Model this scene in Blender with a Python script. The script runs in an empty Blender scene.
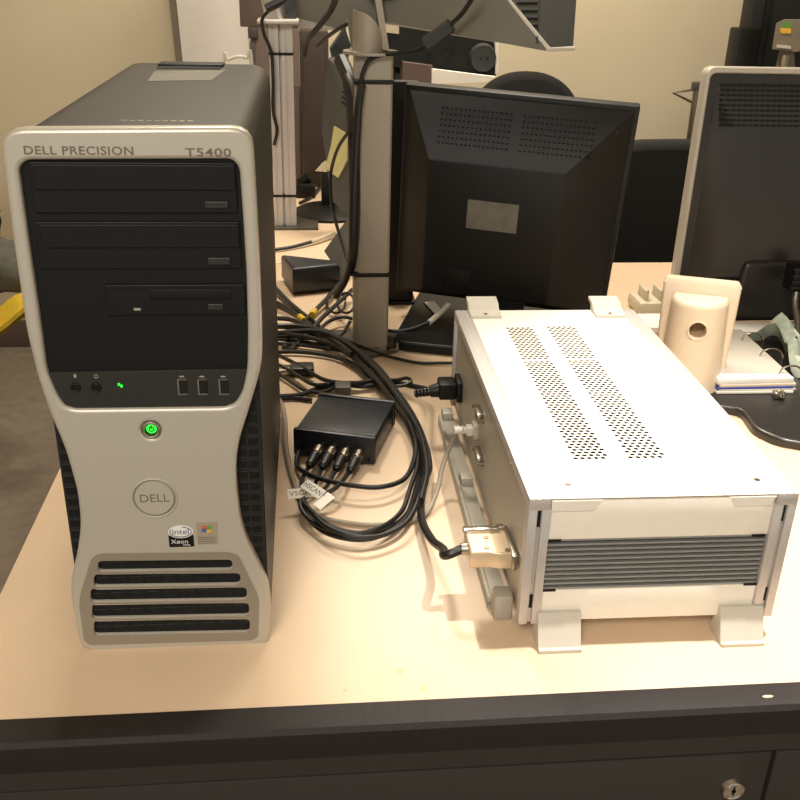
import bpy, bmesh, math, random
from mathutils import Vector, Matrix
random.seed(4)
scene = bpy.context.scene
COL = scene.collection
PI = math.pi
LIFT = 0.74                      # height of the desk top above the floor; everything below is measured from the desk top

# ------------------------------------------------------------------ camera
CAM = Vector((0, 0, .5596)); FPX = 948.71; PITCH = .4354; ROLL = .0263; YAW = -.1035
def cam_axes():
    cp, sp = math.cos(PITCH), math.sin(PITCH)
    f = Vector((0, cp, -sp)); r = Vector((1, 0, 0)); u = r.cross(f)
    c, s = math.cos(ROLL), math.sin(ROLL)
    Z = Matrix.Rotation(YAW, 3, 'Z')
    return Z @ (c*r + s*u), Z @ (-s*r + c*u), Z @ f
CR, CU, CF = cam_axes()
cd = bpy.data.cameras.new('camera'); cd.sensor_width = 36; cd.lens = FPX/800*36; cd.clip_start = .02
cam = bpy.data.objects.new('camera', cd); COL.objects.link(cam)
cam.matrix_world = Matrix.Translation(CAM + Vector((0, 0, LIFT))) @ Matrix((CR, CU, -CF)).transposed().to_4x4()
scene.camera = cam
def ray(px, py): return (px-400)/FPX*CR + (400-py)/FPX*CU + CF
def on(px, py, z=0.0):           # photo point lying at height z above the desk top
    d = ray(px, py); return CAM + d*((z-CAM.z)/d.z)
def at(px, py, y):               # photo point lying at distance y behind the viewer
    d = ray(px, py); return CAM + d*(y/d.y)

# ------------------------------------------------------------------ light
w = bpy.data.worlds.new('room_light'); scene.world = w; w.use_nodes = True
w.node_tree.nodes['Background'].inputs[0].default_value = (1, .93, .82, 1)
w.node_tree.nodes['Background'].inputs[1].default_value = .58
def area(name, loc, target, size, power, color, spread=PI):
    l = bpy.data.lights.new(name, 'AREA'); l.shape = 'DISK'; l.size = size; l.energy = power; l.color = color; l.spread = spread
    o = bpy.data.objects.new(name, l); COL.objects.link(o)
    o.location = Vector(loc) + Vector((0, 0, LIFT))
    o.rotation_euler = (Vector(target)-Vector(loc)).to_track_quat('-Z', 'Y').to_euler()
    return o
sl = bpy.data.lights.new('downlight_key', 'SPOT'); sl.energy = 190; sl.color = (1, .94, .87); sl.shadow_soft_size = .014; sl.spot_size = math.radians(63); sl.spot_blend = 1.0
so = bpy.data.objects.new('downlight_key', sl); COL.objects.link(so); so.location = (.49, .74, 1.45+LIFT)
so.rotation_euler = (Vector((.69, .63, 0))-Vector((.49, .74, 1.45))).to_track_quat('-Z', 'Y').to_euler()
area('downlight_rear', (-.12, 1.9, 1.75), (-.12, 1.3, 0), .30, 21, (1, .91, .78))
area('front_fill', (-.5, -1.0, 1.75), (0, .8, 0), .8, 40, (1, .94, .86))  # unseen fill light added behind the camera for the front faces
area('back_fill', (.6, 2.3, 1.8), (.6, 2.6, 0), .6, 36, (1, .91, .77))  # unseen fill light added to brighten the back of the room
vs = scene.view_settings
vs.view_transform = 'Standard'; vs.look = 'None'; vs.exposure = 0.0; vs.gamma = 1.0; vs.use_curve_mapping = False

# ------------------------------------------------------------------ materials
def lin(c): return tuple((x/255/12.92) if x/255 <= .04045 else ((x/255+.055)/1.055)**2.4 for x in c)
def mat(name, rgb, rough=.5, metal=0.0, var=.06, scale=60, bump=0.0, bscale=400, coat=0.0, emit=0, alpha=1, stretch=None, spec=.5):
    m = bpy.data.materials.new(name); m.use_nodes = True
    nt = m.node_tree; b = nt.nodes['Principled BSDF']; c = lin(rgb)
    b.inputs['Roughness'].default_value = rough; b.inputs['Metallic'].default_value = metal
    b.inputs['Specular IOR Level'].default_value = spec
    if coat: b.inputs['Coat Weight'].default_value = coat
    tc = nt.nodes.new('ShaderNodeTexCoord'); mp = nt.nodes.new('ShaderNodeMapping')
    nt.links.new(tc.outputs['Object'], mp.inputs[0])
    if stretch: mp.inputs['Scale'].default_value = stretch
    nz = nt.nodes.new('ShaderNodeTexNoise'); nz.inputs['Scale'].default_value = scale; nz.inputs['Detail'].default_value = 4
    nt.links.new(mp.outputs[0], nz.inputs['Vector'])
    rp = nt.nodes.new('ShaderNodeValToRGB')
    rp.color_ramp.elements[0].position = .3; rp.color_ramp.elements[1].position = .7
    rp.color_ramp.elements[0].color = tuple(x*(1-var) for x in c)+(1,)
    rp.color_ramp.elements[1].color = tuple(min(1, x*(1+var)) for x in c)+(1,)
    nt.links.new(nz.outputs['Fac'], rp.inputs[0]); nt.links.new(rp.outputs[0], b.inputs['Base Color'])
    if bump:
        n2 = nt.nodes.new('ShaderNodeTexNoise'); n2.inputs['Scale'].default_value = bscale
        nt.links.new(mp.outputs[0], n2.inputs['Vector'])
        bp = nt.nodes.new('ShaderNodeBump'); bp.inputs['Strength'].default_value = bump; bp.inputs['Distance'].default_value = .001
        nt.links.new(n2.outputs['Fac'], bp.inputs['Height']); nt.links.new(bp.outputs[0], b.inputs['Normal'])
    if emit:
        b.inputs['Emission Color'].default_value = c+(1,); b.inputs['Emission Strength'].default_value = emit
    if alpha < 1: b.inputs['Alpha'].default_value = alpha
    return m
M = dict(
 laminate=mat('desk_laminate', (214, 188, 157), .42, var=.03, scale=9, bump=.05, bscale=900),
 edge=mat('desk_edge_brown', (33, 27, 23), .5, spec=.35, var=.1, scale=200, bump=.5, bscale=1500),
 carcass=mat('desk_front_dark', (44, 39, 34), .6, var=.08, scale=300, bump=.2, bscale=1800),
 gap=mat('dark_gap', (14, 13, 11), .9),
 wall=mat('wall_paint', (206, 192, 162), .85, var=.03, scale=3, bump=.1, bscale=120),
 ceil=mat('ceiling_paint', (225, 215, 195), .9, var=.02),
 floor=mat('floor_carpet', (126, 114, 98), .9, var=.12, scale=30, bump=.4, bscale=300),
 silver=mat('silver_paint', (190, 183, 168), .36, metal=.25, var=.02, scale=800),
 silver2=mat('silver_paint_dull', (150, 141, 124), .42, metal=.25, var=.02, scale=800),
 shell=mat('charcoal_shell', (40, 38, 33), .48, metal=0, spec=.35, var=.05, scale=500, bump=.15, bscale=2500),
 black=mat('black_plastic', (16, 16, 14), .45, spec=.3, var=.08, scale=300),
 blackm=mat('black_plastic_matte', (22, 22, 19), .7, var=.1, scale=300),
 blackg=mat('port_strip_plastic', (36, 37, 32), .45, var=.05, scale=300),
 bluebk=mat('blue_black_plastic', (30, 33, 38), .36, var=.08, scale=500, bump=.15, bscale=2000),
 rubber=mat('cable_rubber_black', (21, 20, 18), .42, var=.1, scale=150),
 greycab=mat('cable_grey', (150, 138, 120), .5, var=.06, scale=150),
 chrome=mat('chrome', (205, 200, 190), .18, metal=1, var=.03),
 nickel=mat('nickel', (170, 162, 148), .28, metal=1, var=.05, scale=300),
 alu=mat('brushed_aluminium', (158, 148, 132), .45, metal=.35, var=.05, scale=40, stretch=(30, 30, 1)),
 alu2=mat('anodised_extrusion', (196, 190, 184), .45, metal=.35, var=.03, scale=60, stretch=(1, 1, 1)),
 cream=mat('cream_enamel', (240, 233, 218), .45, var=.015, scale=200),
 panel=mat('grey_beige_panel', (176, 168, 150), .40, metal=.2, var=.03, scale=200),
 rail=mat('grey_rail', (178, 172, 158), .5, metal=.15, var=.03, scale=200),
 fin=mat('heatsink_fin', (150, 150, 146), .42, metal=.3, var=.04),
 foot=mat('foot_plastic', (200, 194, 180), .5, var=.02),
 green=mat('green_led', (40, 235, 60), .4, emit=1.2),
 ink=mat('brown_grey_print', (112, 102, 86), .6),
 white=mat('white_print', (232, 230, 222), .6),
 paper=mat('white_paper', (236, 230, 218), .8, var=.02),
 greypap=mat('grey_page', (190, 182, 168), .7, var=.04, scale=25),
 blue=mat('blue_cover', (70, 78, 150), .6),
 stblue=mat('sticker_blue', (70, 100, 170), .5), stred=mat('sticker_red', (214, 92, 50), .5),
 stgreen=mat('sticker_green', (96, 150, 66), .5), styel=mat('sticker_yellow', (230, 178, 62), .5),
 stbase=mat('sticker_silver', (176, 166, 146), .35, metal=.3), stink=mat('sticker_ink_blue', (70, 84, 120), .5),
 monback=mat('monitor_black', (19, 19, 17), .5, spec=.35, var=.06, scale=400, bump=.15, bscale=2500),
 mongloss=mat('monitor_brown_black', (38, 35, 31), .33, var=.06, scale=400),
 mongrey=mat('monitor_grey', (108, 104, 92), .5, var=.06, scale=14),
 monside=mat('monitor_blue_grey', (50, 52, 50), .5, var=.05, scale=200),
 smear=mat('worn_label', (104, 101, 89), .6, var=.25, scale=35),
 smear2=mat('worn_label_pale', (104, 101, 88), .5, var=.16, scale=50),
 spk=mat('speaker_cream', (228, 208, 180), .45, var=.02, scale=200),
 spkin=mat('speaker_inside', (150, 130, 96), .6, var=.1, scale=200),
 chair=mat('chair_fabric', (24, 23, 20), .9, var=.15, scale=300, bump=.4, bscale=900),
 brown=mat('brown_cabinet', (62, 51, 45), .6, var=.06, scale=30),
 brown2=mat('brown_panel', (94, 78, 69), .7, var=.05, scale=20),
 greydev=mat('grey_device', (70, 66, 59), .55, var=.05, scale=200),
 yellow=mat('yellow_paper', (190, 182, 124), .8, var=.04, scale=40),
 yelcloth=mat('yellow_cloth', (200, 168, 40), .8, var=.1, scale=60),
 greycloth=mat('grey_cloth', (84, 82, 72), .9, var=.15, scale=60),
 beige=mat('beige_box', (128, 116, 98), .6, var=.05),
 leaf=mat('greenish_film', (168, 176, 158), .3, var=.2, scale=60),
 gold=mat('connector_hood', (222, 200, 168), .33, metal=.45, var=.04, scale=100),
 steel=mat('steel_plate', (96, 92, 82), .35, metal=.6, var=.08, scale=80),
 ivory=mat('ivory_plastic', (196, 184, 158), .5, var=.03),
 stain=mat('desk_stain', (206, 176, 132), .5, var=.05, scale=50),
)

# ------------------------------------------------------------------ geometry helpers
def outline_mesh(outer, holes=(), thick=.01, bevel=0.0, res=2):
    """plate with holes lying in XY, z 0..thick"""
    c = bpy.data.curves.new('tmp', 'CURVE'); c.dimensions = '2D'; c.fill_mode = 'BOTH'
    for loop in [outer]+list(holes):
        s = c.splines.new('POLY'); s.points.add(len(loop)-1); s.use_cyclic_u = True
        for p, q in zip(s.points, loop): p.co = (q[0], q[1], 0, 1)
    c.extrude = max(thick/2-bevel, 1e-5)
    if bevel: c.bevel_depth = bevel; c.bevel_resolution = res; c.offset = -bevel
    o = bpy.data.objects.new('tmp', c); COL.objects.link(o)
    dg = bpy.context.evaluated_depsgraph_get(); dg.update()
    me = bpy.data.meshes.new_from_object(o.evaluated_get(dg))
    bpy.data.objects.remove(o); bpy.data.curves.remove(c)
    me.transform(Matrix.Translation((0, 0, thick/2)))
    return me
def text_mesh(s, size, thick=.0003, sx=1.0, space=1.0, align='CENTER', bold=0.0):
    c = bpy.data.curves.new('tmp', 'FONT'); c.body = s; c.size = size; c.extrude = thick/2; c.space_character = space
    c.offset = bold; c.align_x = align; c.align_y = 'CENTER'; c.resolution_u = 3
    o = bpy.data.objects.new('tmp', c); COL.objects.link(o)
    dg = bpy.context.evaluated_depsgraph_get(); dg.update()
    me = bpy.data.meshes.new_from_object(o.evaluated_get(dg))
    bpy.data.objects.remove(o); bpy.data.curves.remove(c)
    me.transform(Matrix.Diagonal((sx, 1, 1, 1)))
    return me
def front(y):                    # maps plate XY,z -> x,z facing the viewer, back of the plate at y
    return Matrix(((1, 0, 0, 0), (0, 0, -1, y), (0, 1, 0, 0), (0, 0, 0, 1)))
def flat(z): return Matrix.Translation((0, 0, z))
def leftface(x):                 # plate X -> y reversed, Y -> z, facing -x
    return Matrix(((0, 0, -1, x), (-1, 0, 0, 0), (0, 1, 0, 0), (0, 0, 0, 1)))
def circle(cx, cy, rx, n=24, ry=None, a0=0):
    ry = rx if ry is None else ry
    return [(cx+rx*math.cos(a0+2*PI*k/n), cy+ry*math.sin(a0+2*PI*k/n)) for k in range(n)]
def rounded(pts, r, n=5):
    """round the corners of a polygon; r number or list"""
    out = []; N = len(pts)
    for i in range(N):
        rr = r[i] if isinstance(r, (list, tuple)) else r
        p = Vector(pts[i]); a = Vector(pts[i-1])-p; b = Vector(pts[(i+1) % N])-p
        rr = min(rr, a.length*.48, b.length*.48)
        if rr <= 1e-6: out.append(tuple(p)); continue
        A = p+a.normalized()*rr; B = p+b.normalized()*rr
        for k in range(n+1):
            t = k/n; q = A*(1-t)**2+p*2*t*(1-t)+B*t*t; out.append((q.x, q.y))
    return out
def rrect(x0, x1, y0, y1, r=.003, n=4): return rounded([(x0, y0), (x1, y0), (x1, y1), (x0, y1)], r, n)
def smooth_path(P, n=6):
    P = [Vector(p) for p in P]; out = []
    for i in range(len(P)-1):
        p0 = P[i-1] if i else P[0]*2-P[1]; p1 = P[i]; p2 = P[i+1]; p3 = P[i+2] if i+2 < len(P) else P[-1]*2-P[-2]
        for k in range(n):
            t = k/n
            out.append(.5*((2*p1)+(p2-p0)*t+(2*p0-5*p1+4*p2-p3)*t*t+(3*p1-p0-3*p2+p3)*t**3))
    out.append(P[-1]); return out
class G:
    def __init__(s): s.bm = bmesh.new()
    def mesh(s, me, X=None):
        if X is not None: me.transform(X)
        s.bm.from_mesh(me); bpy.data.meshes.remove(me); return s
    def merge(s, b2, X=None):
        me = bpy.data.meshes.new('tmp'); b2.to_mesh(me); b2.free(); return s.mesh(me, X)
    def box(s, x0, x1, y0, y1, z0, z1, bev=0.0, X=None, seg=2):
        b = bmesh.new(); bmesh.ops.create_cube(b, size=1)
        bmesh.ops.scale(b, vec=(abs(x1-x0), abs(y1-y0), abs(z1-z0)), verts=b.verts)
        bmesh.ops.translate(b, vec=((x0+x1)/2, (y0+y1)/2, (z0+z1)/2), verts=b.verts)
        if bev: bmesh.ops.bevel(b, geom=b.edges[:], offset=bev, segments=seg, affect='EDGES', profile=.5)
        return s.merge(b, X)
    def plate(s, outer, X, thick, holes=(), bevel=0.0): return s.mesh(outline_mesh(outer, holes, thick, bevel), X)
    def text(s, t, size, X, thick=.0003, sx=1.0, **k): return s.mesh(text_mesh(t, size, thick, sx, **k), X)
    def hull(s, rings, cap=True):
        """loft between equal-length vertex rings"""
        b = bmesh.new(); V = [[b.verts.new(p) for p in r] for r in rings]; n = len(V[0])
        for a, c in zip(V, V[1:]):
            for k in range(n): b.faces.new((a[k], a[(k+1) % n], c[(k+1) % n], c[k]))
        if cap: b.faces.new(V[0][::-1]); b.faces.new(V[-1])
        bmesh.ops.recalc_face_normals(b, faces=b.faces[:])
        return s.merge(b)
    def prism(s, poly, vec):
        P = [Vector(p) for p in poly]; v = Vector(vec); return s.hull([P, [p+v for p in P]])
    def cyl(s, a, b, r, r2=None, n=20):
        a, b = Vector(a), Vector(b); d = (b-a).normalized(); r2 = r if r2 is None else r2
        u = d.orthogonal().normalized(); v = d.cross(u)
        ring = lambda c, q: [c+(u*math.cos(2*PI*k/n)+v*math.sin(2*PI*k/n))*q for k in range(n)]
        return s.hull([ring(a, r), ring(b, r2)])
    def tube(s, P, r, n=10, sm=6, flatten=1.0):
        P = smooth_path(P, sm) if sm else [Vector(p) for p in P]
        rings = []; u = None
        for i, p in enumerate(P):
            t = (P[min(i+1, len(P)-1)]-P[max(i-1, 0)])
            t = t.normalized() if t.length > 1e-9 else Vector((0, 0, 1))
            u = t.orthogonal().normalized() if u is None else (u-t*u.dot(t)).normalized()
            v = t.cross(u); rr = r(i/(len(P)-1)) if callable(r) else r
            rings.append([p+(u*math.cos(2*PI*k/n)+v*math.sin(2*PI*k/n))*rr for k in range(n)])
        return s.hull(rings)
    def torus(s, c, axis, R, r, n=28, m=8):
        c = Vector(c); d = Vector(axis).normalized(); u = d.orthogonal().normalized(); v = d.cross(u)
        b = bmesh.new(); V = []
        for i in range(n):
            e = u*math.cos(2*PI*i/n)+v*math.sin(2*PI*i/n)
            V.append([b.verts.new(c+e*(R+r*math.cos(2*PI*j/m))+d*r*math.sin(2*PI*j/m)) for j in range(m)])
        for i in range(n):
            for j in range(m): b.faces.new((V[i][j], V[(i+1) % n][j], V[(i+1) % n][(j+1) % m], V[i][(j+1) % m]))
        bmesh.ops.recalc_face_normals(b, faces=b.faces[:])
        return s.merge(b)
    def move(s, X): bmesh.ops.transform(s.bm, matrix=X, verts=s.bm.verts[:]); return s
def link(name, g, m, parent=None, ang=32):
    for f in g.bm.faces: f.smooth = True
    for e in g.bm.edges:
        if len(e.link_faces) == 2 and e.calc_face_angle(0) > math.radians(ang): e.smooth = False
    me = bpy.data.meshes.new(name); g.bm.to_mesh(me); g.bm.free(); me.materials.append(m)
    o = bpy.data.objects.new(name, me); COL.objects.link(o)
    if parent: o.parent = parent
    return o
def tag(o, label, cat, group=None, kind=None):
    o['label'] = label; o['category'] = cat
    if group: o['group'] = group
    if kind: o['kind'] = kind
    return o
def thing(name, label, cat, group=None):
    o = bpy.data.objects.new(name, None); o.empty_display_size = .05; COL.objects.link(o); return tag(o, label, cat, group)
def part(name, g, m, parent, label=None):
    o = link(name, g, m, parent)
    if label: o['label'] = label
    return o
def solo(name, g, m, label, cat, group=None): return tag(link(name, g, m), label, cat, group)
def struct(name, g, m):
    o = link(name, g, m); o['kind'] = 'structure'; return o

# ------------------------------------------------------------------ the room
struct('floor', G().box(-2.6, 3.2, -1.6, 3.4, -.78, -.74), M['floor'])
struct('wall_back', G().box(-2.6, 3.2, 3.3, 3.4, -.74, 1.9), M['wall'])
struct('wall_left', G().box(-2.6, -2.5, -1.6, 3.3, -.74, 1.9), M['wall'])
struct('wall_right', G().box(3.1, 3.2, -1.6, 3.3, -.74, 1.9), M['wall'])
struct('ceiling', G().box(-2.6, 3.2, -1.6, 3.4, 1.9, 1.95), M['ceil'])
struct('baseboard_back', G().box(-2.5, 3.1, 3.285, 3.3, -.74, -.64, .003), M['brown2'])

# ------------------------------------------------------------------ front desk
desk = thing('desk', 'beige laminate desk with a dark brown front edge and drawer', 'desk')
X0, X1, Y0, Y1 = -.299, 1.70, .6055, 1.85
part('desktop', G().box(X0, X1, Y0, Y1, -.028, 0, .0012), M['laminate'], desk)
prof = [(.0, .0006), (-.018, .0002), (-.0235, -.0015), (-.0268, -.0055), (-.0275, -.011), (-.0275, -.030), (0, -.030)]
part('edge_strip', G().prism([(X0, Y0+a, b) for a, b in prof], (X1-X0, 0, 0)), M['edge'], desk, 'dark brown rounded front edge')
part('front_rail', G().box(X0+.01, X1-.01, .5795, .60, -.05, -.0305), M['carcass'], desk)
part('carcass', G().box(X0+.01, X1-.01, .604, Y1-.02, -.735, -.031), M['carcass'], desk)
for xa, xb in ((X0+.01, .3905), (.3945, 1.05), (1.054, X1-.01)):
    dr = part('drawer', G().box(xa, xb, .579, .6035, -.30, -.0518, .0012), M['carcass'], desk)
    if xa < 0:
        lk = at(733, 790, .577)
        g = G().cyl((lk.x, .580, lk.z), (lk.x, .5755, lk.z), .0115, .0098, 28)
        g.torus((lk.x, .5757, lk.z), (0, 1, 0), .0085, .0012)
        lo_ = part('lock', g, M['chrome'], dr, 'round chrome lock')
        part('keyhole', G().cyl((lk.x, .5752, lk.z), (lk.x, .5758, lk.z), .0022, n=12).box(lk.x-.0008, lk.x+.0008, .5752, .5758, lk.z-.005, lk.z+.005), M['gap'], lo_)
    part('lower_drawer', G().box(xa, xb, .579, .6035, -.70, -.304, .0012), M['carcass'], desk)
g = G().plate(circle(*at(766, 704, .59).xy, .005, 12, .0016), flat(.0003), .0004)
part('scuff', g, M['ivory'], desk, 'pale scuff on the dark edge')
for px, py, r in ((400, 671, .004), (423, 688, .0036), (345, 690, .002)):
    p = on(px, py); part('stain', G().plate(circle(p.x, p.y, r, 16, r*.7), flat(0), .00015), M['stain'], desk)
# ------------------------------------------------------------------ rear desk
rd = thing('desk', 'beige desk standing behind the front desk under the cables', 'desk')
part('desktop', G().box(-.33, .33, 1.853, 2.84, -.028, 0, .0012), M['laminate'], rd)
for x in (-.31, .28): part('leg_panel', G().box(x, x+.03, 1.89, 2.80, -.74, -.028), M['carcass'], rd)
part('back_panel', G().box(-.28, .28, 2.76, 2.78, -.6, -.028), M['carcass'], rd)

# ------------------------------------------------------------------ tower computer
TY = .690
tw = thing('computer_tower', 'silver-fronted black workstation tower at the left of the desk', 'computer')
tp = lambda px, py, dy=0.0: (lambda v: (v.x, v.z))(at(px, py, TY+dy))
XL, XR = -.2065, -.0385
# shell: rounded cross-section swept backwards
sec = rounded([(XL+.002, .002), (XR-.002, .002), (XR-.002, .446), (XL+.002, .446)], [.004, .004, .022, .022], 6)
part('case', G().hull([[(x, TY+.0138, z) for x, z in sec], [(x, TY+.466, z) for x, z in sec]]), M['shell'], tw, 'charcoal painted steel case')
# black grille body behind the silver front
sec2 = rounded([(XL+.003, .003), (XR-.003, .003), (XR-.003, .30), (XL+.003, .30)], [.004, .004, .004, .004], 6)
gb = part('grille', G().hull([[(x, TY+.0105, z) for x, z in sec2], [(x, TY+.0142, z) for x, z in sec2]]), M['blackm'], tw, 'black perforated side grille')
for side in (-1, 1):              # mesh pattern in the two waists
    g = G()
    for k in range(17):
        z = .062+k*.0105
        for j in range(2):
            x = (XL+.0088+j*.0098) if side < 0 else (XR-.0088-j*.0098)
            g.box(x-.0040, x+.0040, TY+.0098, TY+.0108, z-.0036, z+.0036, .0003, seg=1)
    part('grille_mesh', g, M['black'], gb)
outer_px = [(0, 128), (252, 126.5), (256.5, 200), (260, 270), (262, 330), (262, 360), (258.5, 377), (250, 405), (239.5, 438.5), (236.5, 458),
            (236.3, 475), (237.6, 492), (240.5, 518), (247, 539), (256.5, 558), (267, 580.5), (270.5, 600), (271, 627), (268, 643), (262, 646.5),
            (92, 650), (83, 646), (78.5, 634), (73.5, 610), (71, 591), (72, 575), (77.5, 552), (80.5, 530), (80.5, 516), (78, 491), (66.5, 450), (49, 408), (38, 375), (27, 330), (14, 240)]
bay_px = [(27, 159.5), (232, 158.5), (239.5, 167), (243, 215), (246.5, 272), (248, 330), (247.5, 367), (243, 390), (236, 402), (226, 406), (76, 408), (65, 405), (58, 395), (47, 369), (42, 330), (25.5, 214), (19, 167)]
slots = [[(98.5, 558.8), (232.7, 557.5), (232.7, 567.5), (98.5, 569.5)], [(94.5, 572.2), (240.7, 571), (240.7, 582.3), (94.5, 584.5)],
         [(91.2, 586.5), (247, 585.2), (247, 597.5), (91.2, 600)], [(92.6, 602), (249.3, 600.8), (249.3, 613.5), (92.6, 616.3)], [(94.5, 618.3), (250, 617), (250, 630), (94.5, 633)]]
outer = rounded([tp(*q) for q in outer_px], [.016, .015]+[.010]*40, 4)
bay = rounded([tp(*q) for q in bay_px], .006, 4)
slotw = [rounded([tp(*q) for q in s], .0042, 4) for s in slots]
btn = tp(151.5, 428.5); badge = tp(155, 496)
holes = [bay]+slotw+[circle(*btn, .0072, 28)]
bez = part('front_bezel', G().plate(outer, front(TY+.014), .014, holes, .0032), M['silver'], tw, 'silver waisted front bezel')
vent_px = [(100, 551), (228, 549.5), (239, 553), (257.5, 591), (259.5, 600), (258.5, 634), (253, 638), (90, 643), (84.5, 638), (80, 604), (80.5, 594), (92, 556)]
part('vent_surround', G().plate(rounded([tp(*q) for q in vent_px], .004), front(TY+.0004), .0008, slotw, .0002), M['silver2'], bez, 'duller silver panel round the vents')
for s in slotw: part('slot_shade', G().plate(s, front(TY+.0135), .0100, (), .0), M['gap'], gb)  # dark plates fill the slots, painting the shade inside them
g = G()
for s in slots:
    (xa, za), (xb, zb) = tp(*s[3]), tp(*s[1])
    for k in range(9):
        x = xa+(xb-xa)*(k+.5)/9; g.box(x-.0058, x+.0058, TY+.0030, TY+.0037, za+.0052, za+.0066, .0002, seg=1); g.box(x-.0062, x-.0055, TY+.0030, TY+.0037, za+.0018, zb-.0015)
part('intake_mesh', g, M['black'], gb)
TB = TY-.0040
# drive bay
xa, xb = XL+.006, XR-.006
part('bay_panel', G().plate([(min(max(x, xa), xb), z) for x, z in bay], front(TB+.0124), .003), M['black'], tw, 'black drive bay panel')
def bay_rect(px0, py0, px1, py1): a = tp(px0, py0, .003); b = tp(px1, py1, .003); return a[0], b[0], b[1], a[1]
def drive(name, r, lip, ej):
    x0, x1, z0, z1 = bay_rect(*r)
    d = part(name, G().plate(rrect(x0, x1, z0, z1, .0012), front(TB+.0096), .0028, (), .0006), M['black'], tw)
    if lip:
        a0, a1, b0, b1 = bay_rect(*lip)
        part('tray_door', G().plate(rrect(a0, a1, b0, b1, .001), front(TB+.0070), .0018, (), .0006), M['black'], d)
    e0, e1, f0, f1 = bay_rect(*ej)
    part('eject_button', G().plate(rrect(e0, e1, f0, f1, .0008), front(TB+.0070), .0020, (), .0006), M['blackg'], d)
    return d
drive('optical_drive', (29, 161, 238, 212), (33, 163, 236, 189), (205, 200, 229, 207))
drive('optical_drive', (35, 221, 242, 267), (40, 223, 240, 246), (208, 256, 231, 263))
fd = drive('floppy_drive', (105, 284, 246, 313), None, (208, 302, 224, 308))
a0, a1, b0, b1 = bay_rect(113, 290, 245, 295)
part('disk_slot', G().box(a0, a1, TB+.0066, TB+.0072, b0, b1), M['gap'], fd)
a0, a1, b0, b1 = bay_rect(150, 287.5, 232, 298); part('slot_flap', G().box(a0, a1, TB+.0058, TB+.0068, b0, b1, .0004), M['black'], fd)
a0, a1, b0, b1 = bay_rect(134.5, 306.5, 141.5, 308.8); part('activity_light', G().box(a0, a1, TB+.0062, TB+.0072, b0, b1), M['stbase'], fd)
strip_px = [(49, 371), (247, 367.5), (243, 388), (236, 400.5), (226, 404.5), (76, 406.5), (66, 403), (59.5, 393)]
ps = part('port_strip', G().plate([tp(*q, .003) for q in strip_px], front(TB+.0096), .0030, (), .0004), M['blackg'], tw, 'dark grey port strip')
for px in (76.5, 97):
    c = tp(px, 385.5, .003); g = G().torus((c[0], TB+.0063, c[1]), (0, 1, 0), .0031, .0010); part('audio_jack', g.cyl((c[0], TB+.0066, c[1]), (c[0], TB+.0058, c[1]), .0018), M['black'], ps)
g = G()
for px in (119.8, 122.4): c = tp(px, 382.5+(px-119.8)*.6, .003); g.box(c[0]-.0008, c[0]+.0008, TB+.0058, TB+.0068, c[1]-.0010, c[1]+.0010)
part('link_light', g, M['green'], ps, 'green lit indicator')
for px in (183, 203, 224):
    c = tp(px, 385, .003); x, z = c
    pr = part('data_port', G().plate(rrect(x-.0037, x+.0037, z-.0066, z+.0066, .0006), front(TB+.0067), .0010, [rrect(x-.0026, x+.0037, z-.0056, z+.0060, .0003)]), M['nickel'], ps)
    part('port_socket', G().box(x-.0026, x+.0037, TB+.0060, TB+.0068, z-.0056, z+.006), M['gap'], pr)
    g = G().plate(circle(x, z+.0088, .0022, 10, .0007), front(TB+.0067), .0004); part('port_symbol', g, M['stbase'], ps)
c = tp(76, 374, .003); g = G().plate(circle(c[0], c[1], .0011, 10, .0017), front(TB+.0067), .0004)
c = tp(97, 374.5, .003); g.torus((c[0], TB+.0064, c[1]), (0, 1, 0), .0014, .0003, 14, 5)
part('jack_symbol', g, M['stbase'], ps)
# power button
x, z = btn
pb = part('power_button', G().torus((x, TY+.0005, z), (0, 1, 0), .0064, .0014, 32).cyl((x, TY+.006, z), (x, TY+.003, z), .0062, .0055), M['nickel'], bez, 'round chrome power button')
g = G().cyl((x, TY+.003, z), (x, TY+.0024, z), .0040)
part('power_light', g, M['green'], pb, 'glowing green power symbol')
g = G().torus((x, TY+.0022, z-.0002), (0, 1, 0), .0019, .00045, 20, 6).box(x-.0004, x+.0004, TY+.0018, TY+.0026, z+.0002, z+.0031)
part('power_symbol', g, M['blackg'], pb)
# round badge
x, z = badge
bd = part('badge', G().cyl((x, TY+.001, z), (x, TY-.0012, z), .0162, .0155, 40).torus((x, TY-.0002, z), (0, 1, 0), .0180, .0010, 40), M['silver'], bez, 'round silver maker badge')
part('badge_groove', G().torus((x, TY+.0001, z), (0, 1, 0), .0167, .0005, 40, 6), M['ink'], bd)
part('badge_lettering', G().text('DELL', .0105, Matrix.Translation((x, 0, z)) @ front(TY-.0012), sx=1.05), M['ink'], bd)
# model lettering
def front_text(s, px0, px1, py, h, y=TY, m='ink', **k):
    a, b = at(px0, py, y), at(px1, py, y); me = text_mesh(s, 1.0, .0005, 1.0, **k)
    xs = [v.co.x for v in me.vertices]; ys = [v.co.y for v in me.vertices]
    me.transform(Matrix.Translation((-(min(xs)+max(xs))/2, -(min(ys)+max(ys))/2, 0)))
    me.transform(Matrix.Diagonal(((b.x-a.x)/(max(xs)-min(xs)), h/(max(ys)-min(ys)), 1, 1)))
    return G().mesh(me, Matrix.Translation(((a.x+b.x)/2, 0, (a.z+b.z)/2)) @ front(y))
part('maker_lettering', front_text('DELL PRECISION', 25, 134, 149.7, .0060, bold=.018, space=1.08), M['ink'], bez)
part('model_lettering', front_text('T5400', 185.5, 231.5, 151.5, .0058, bold=.018, space=1.08), M['ink'], bez)
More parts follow.
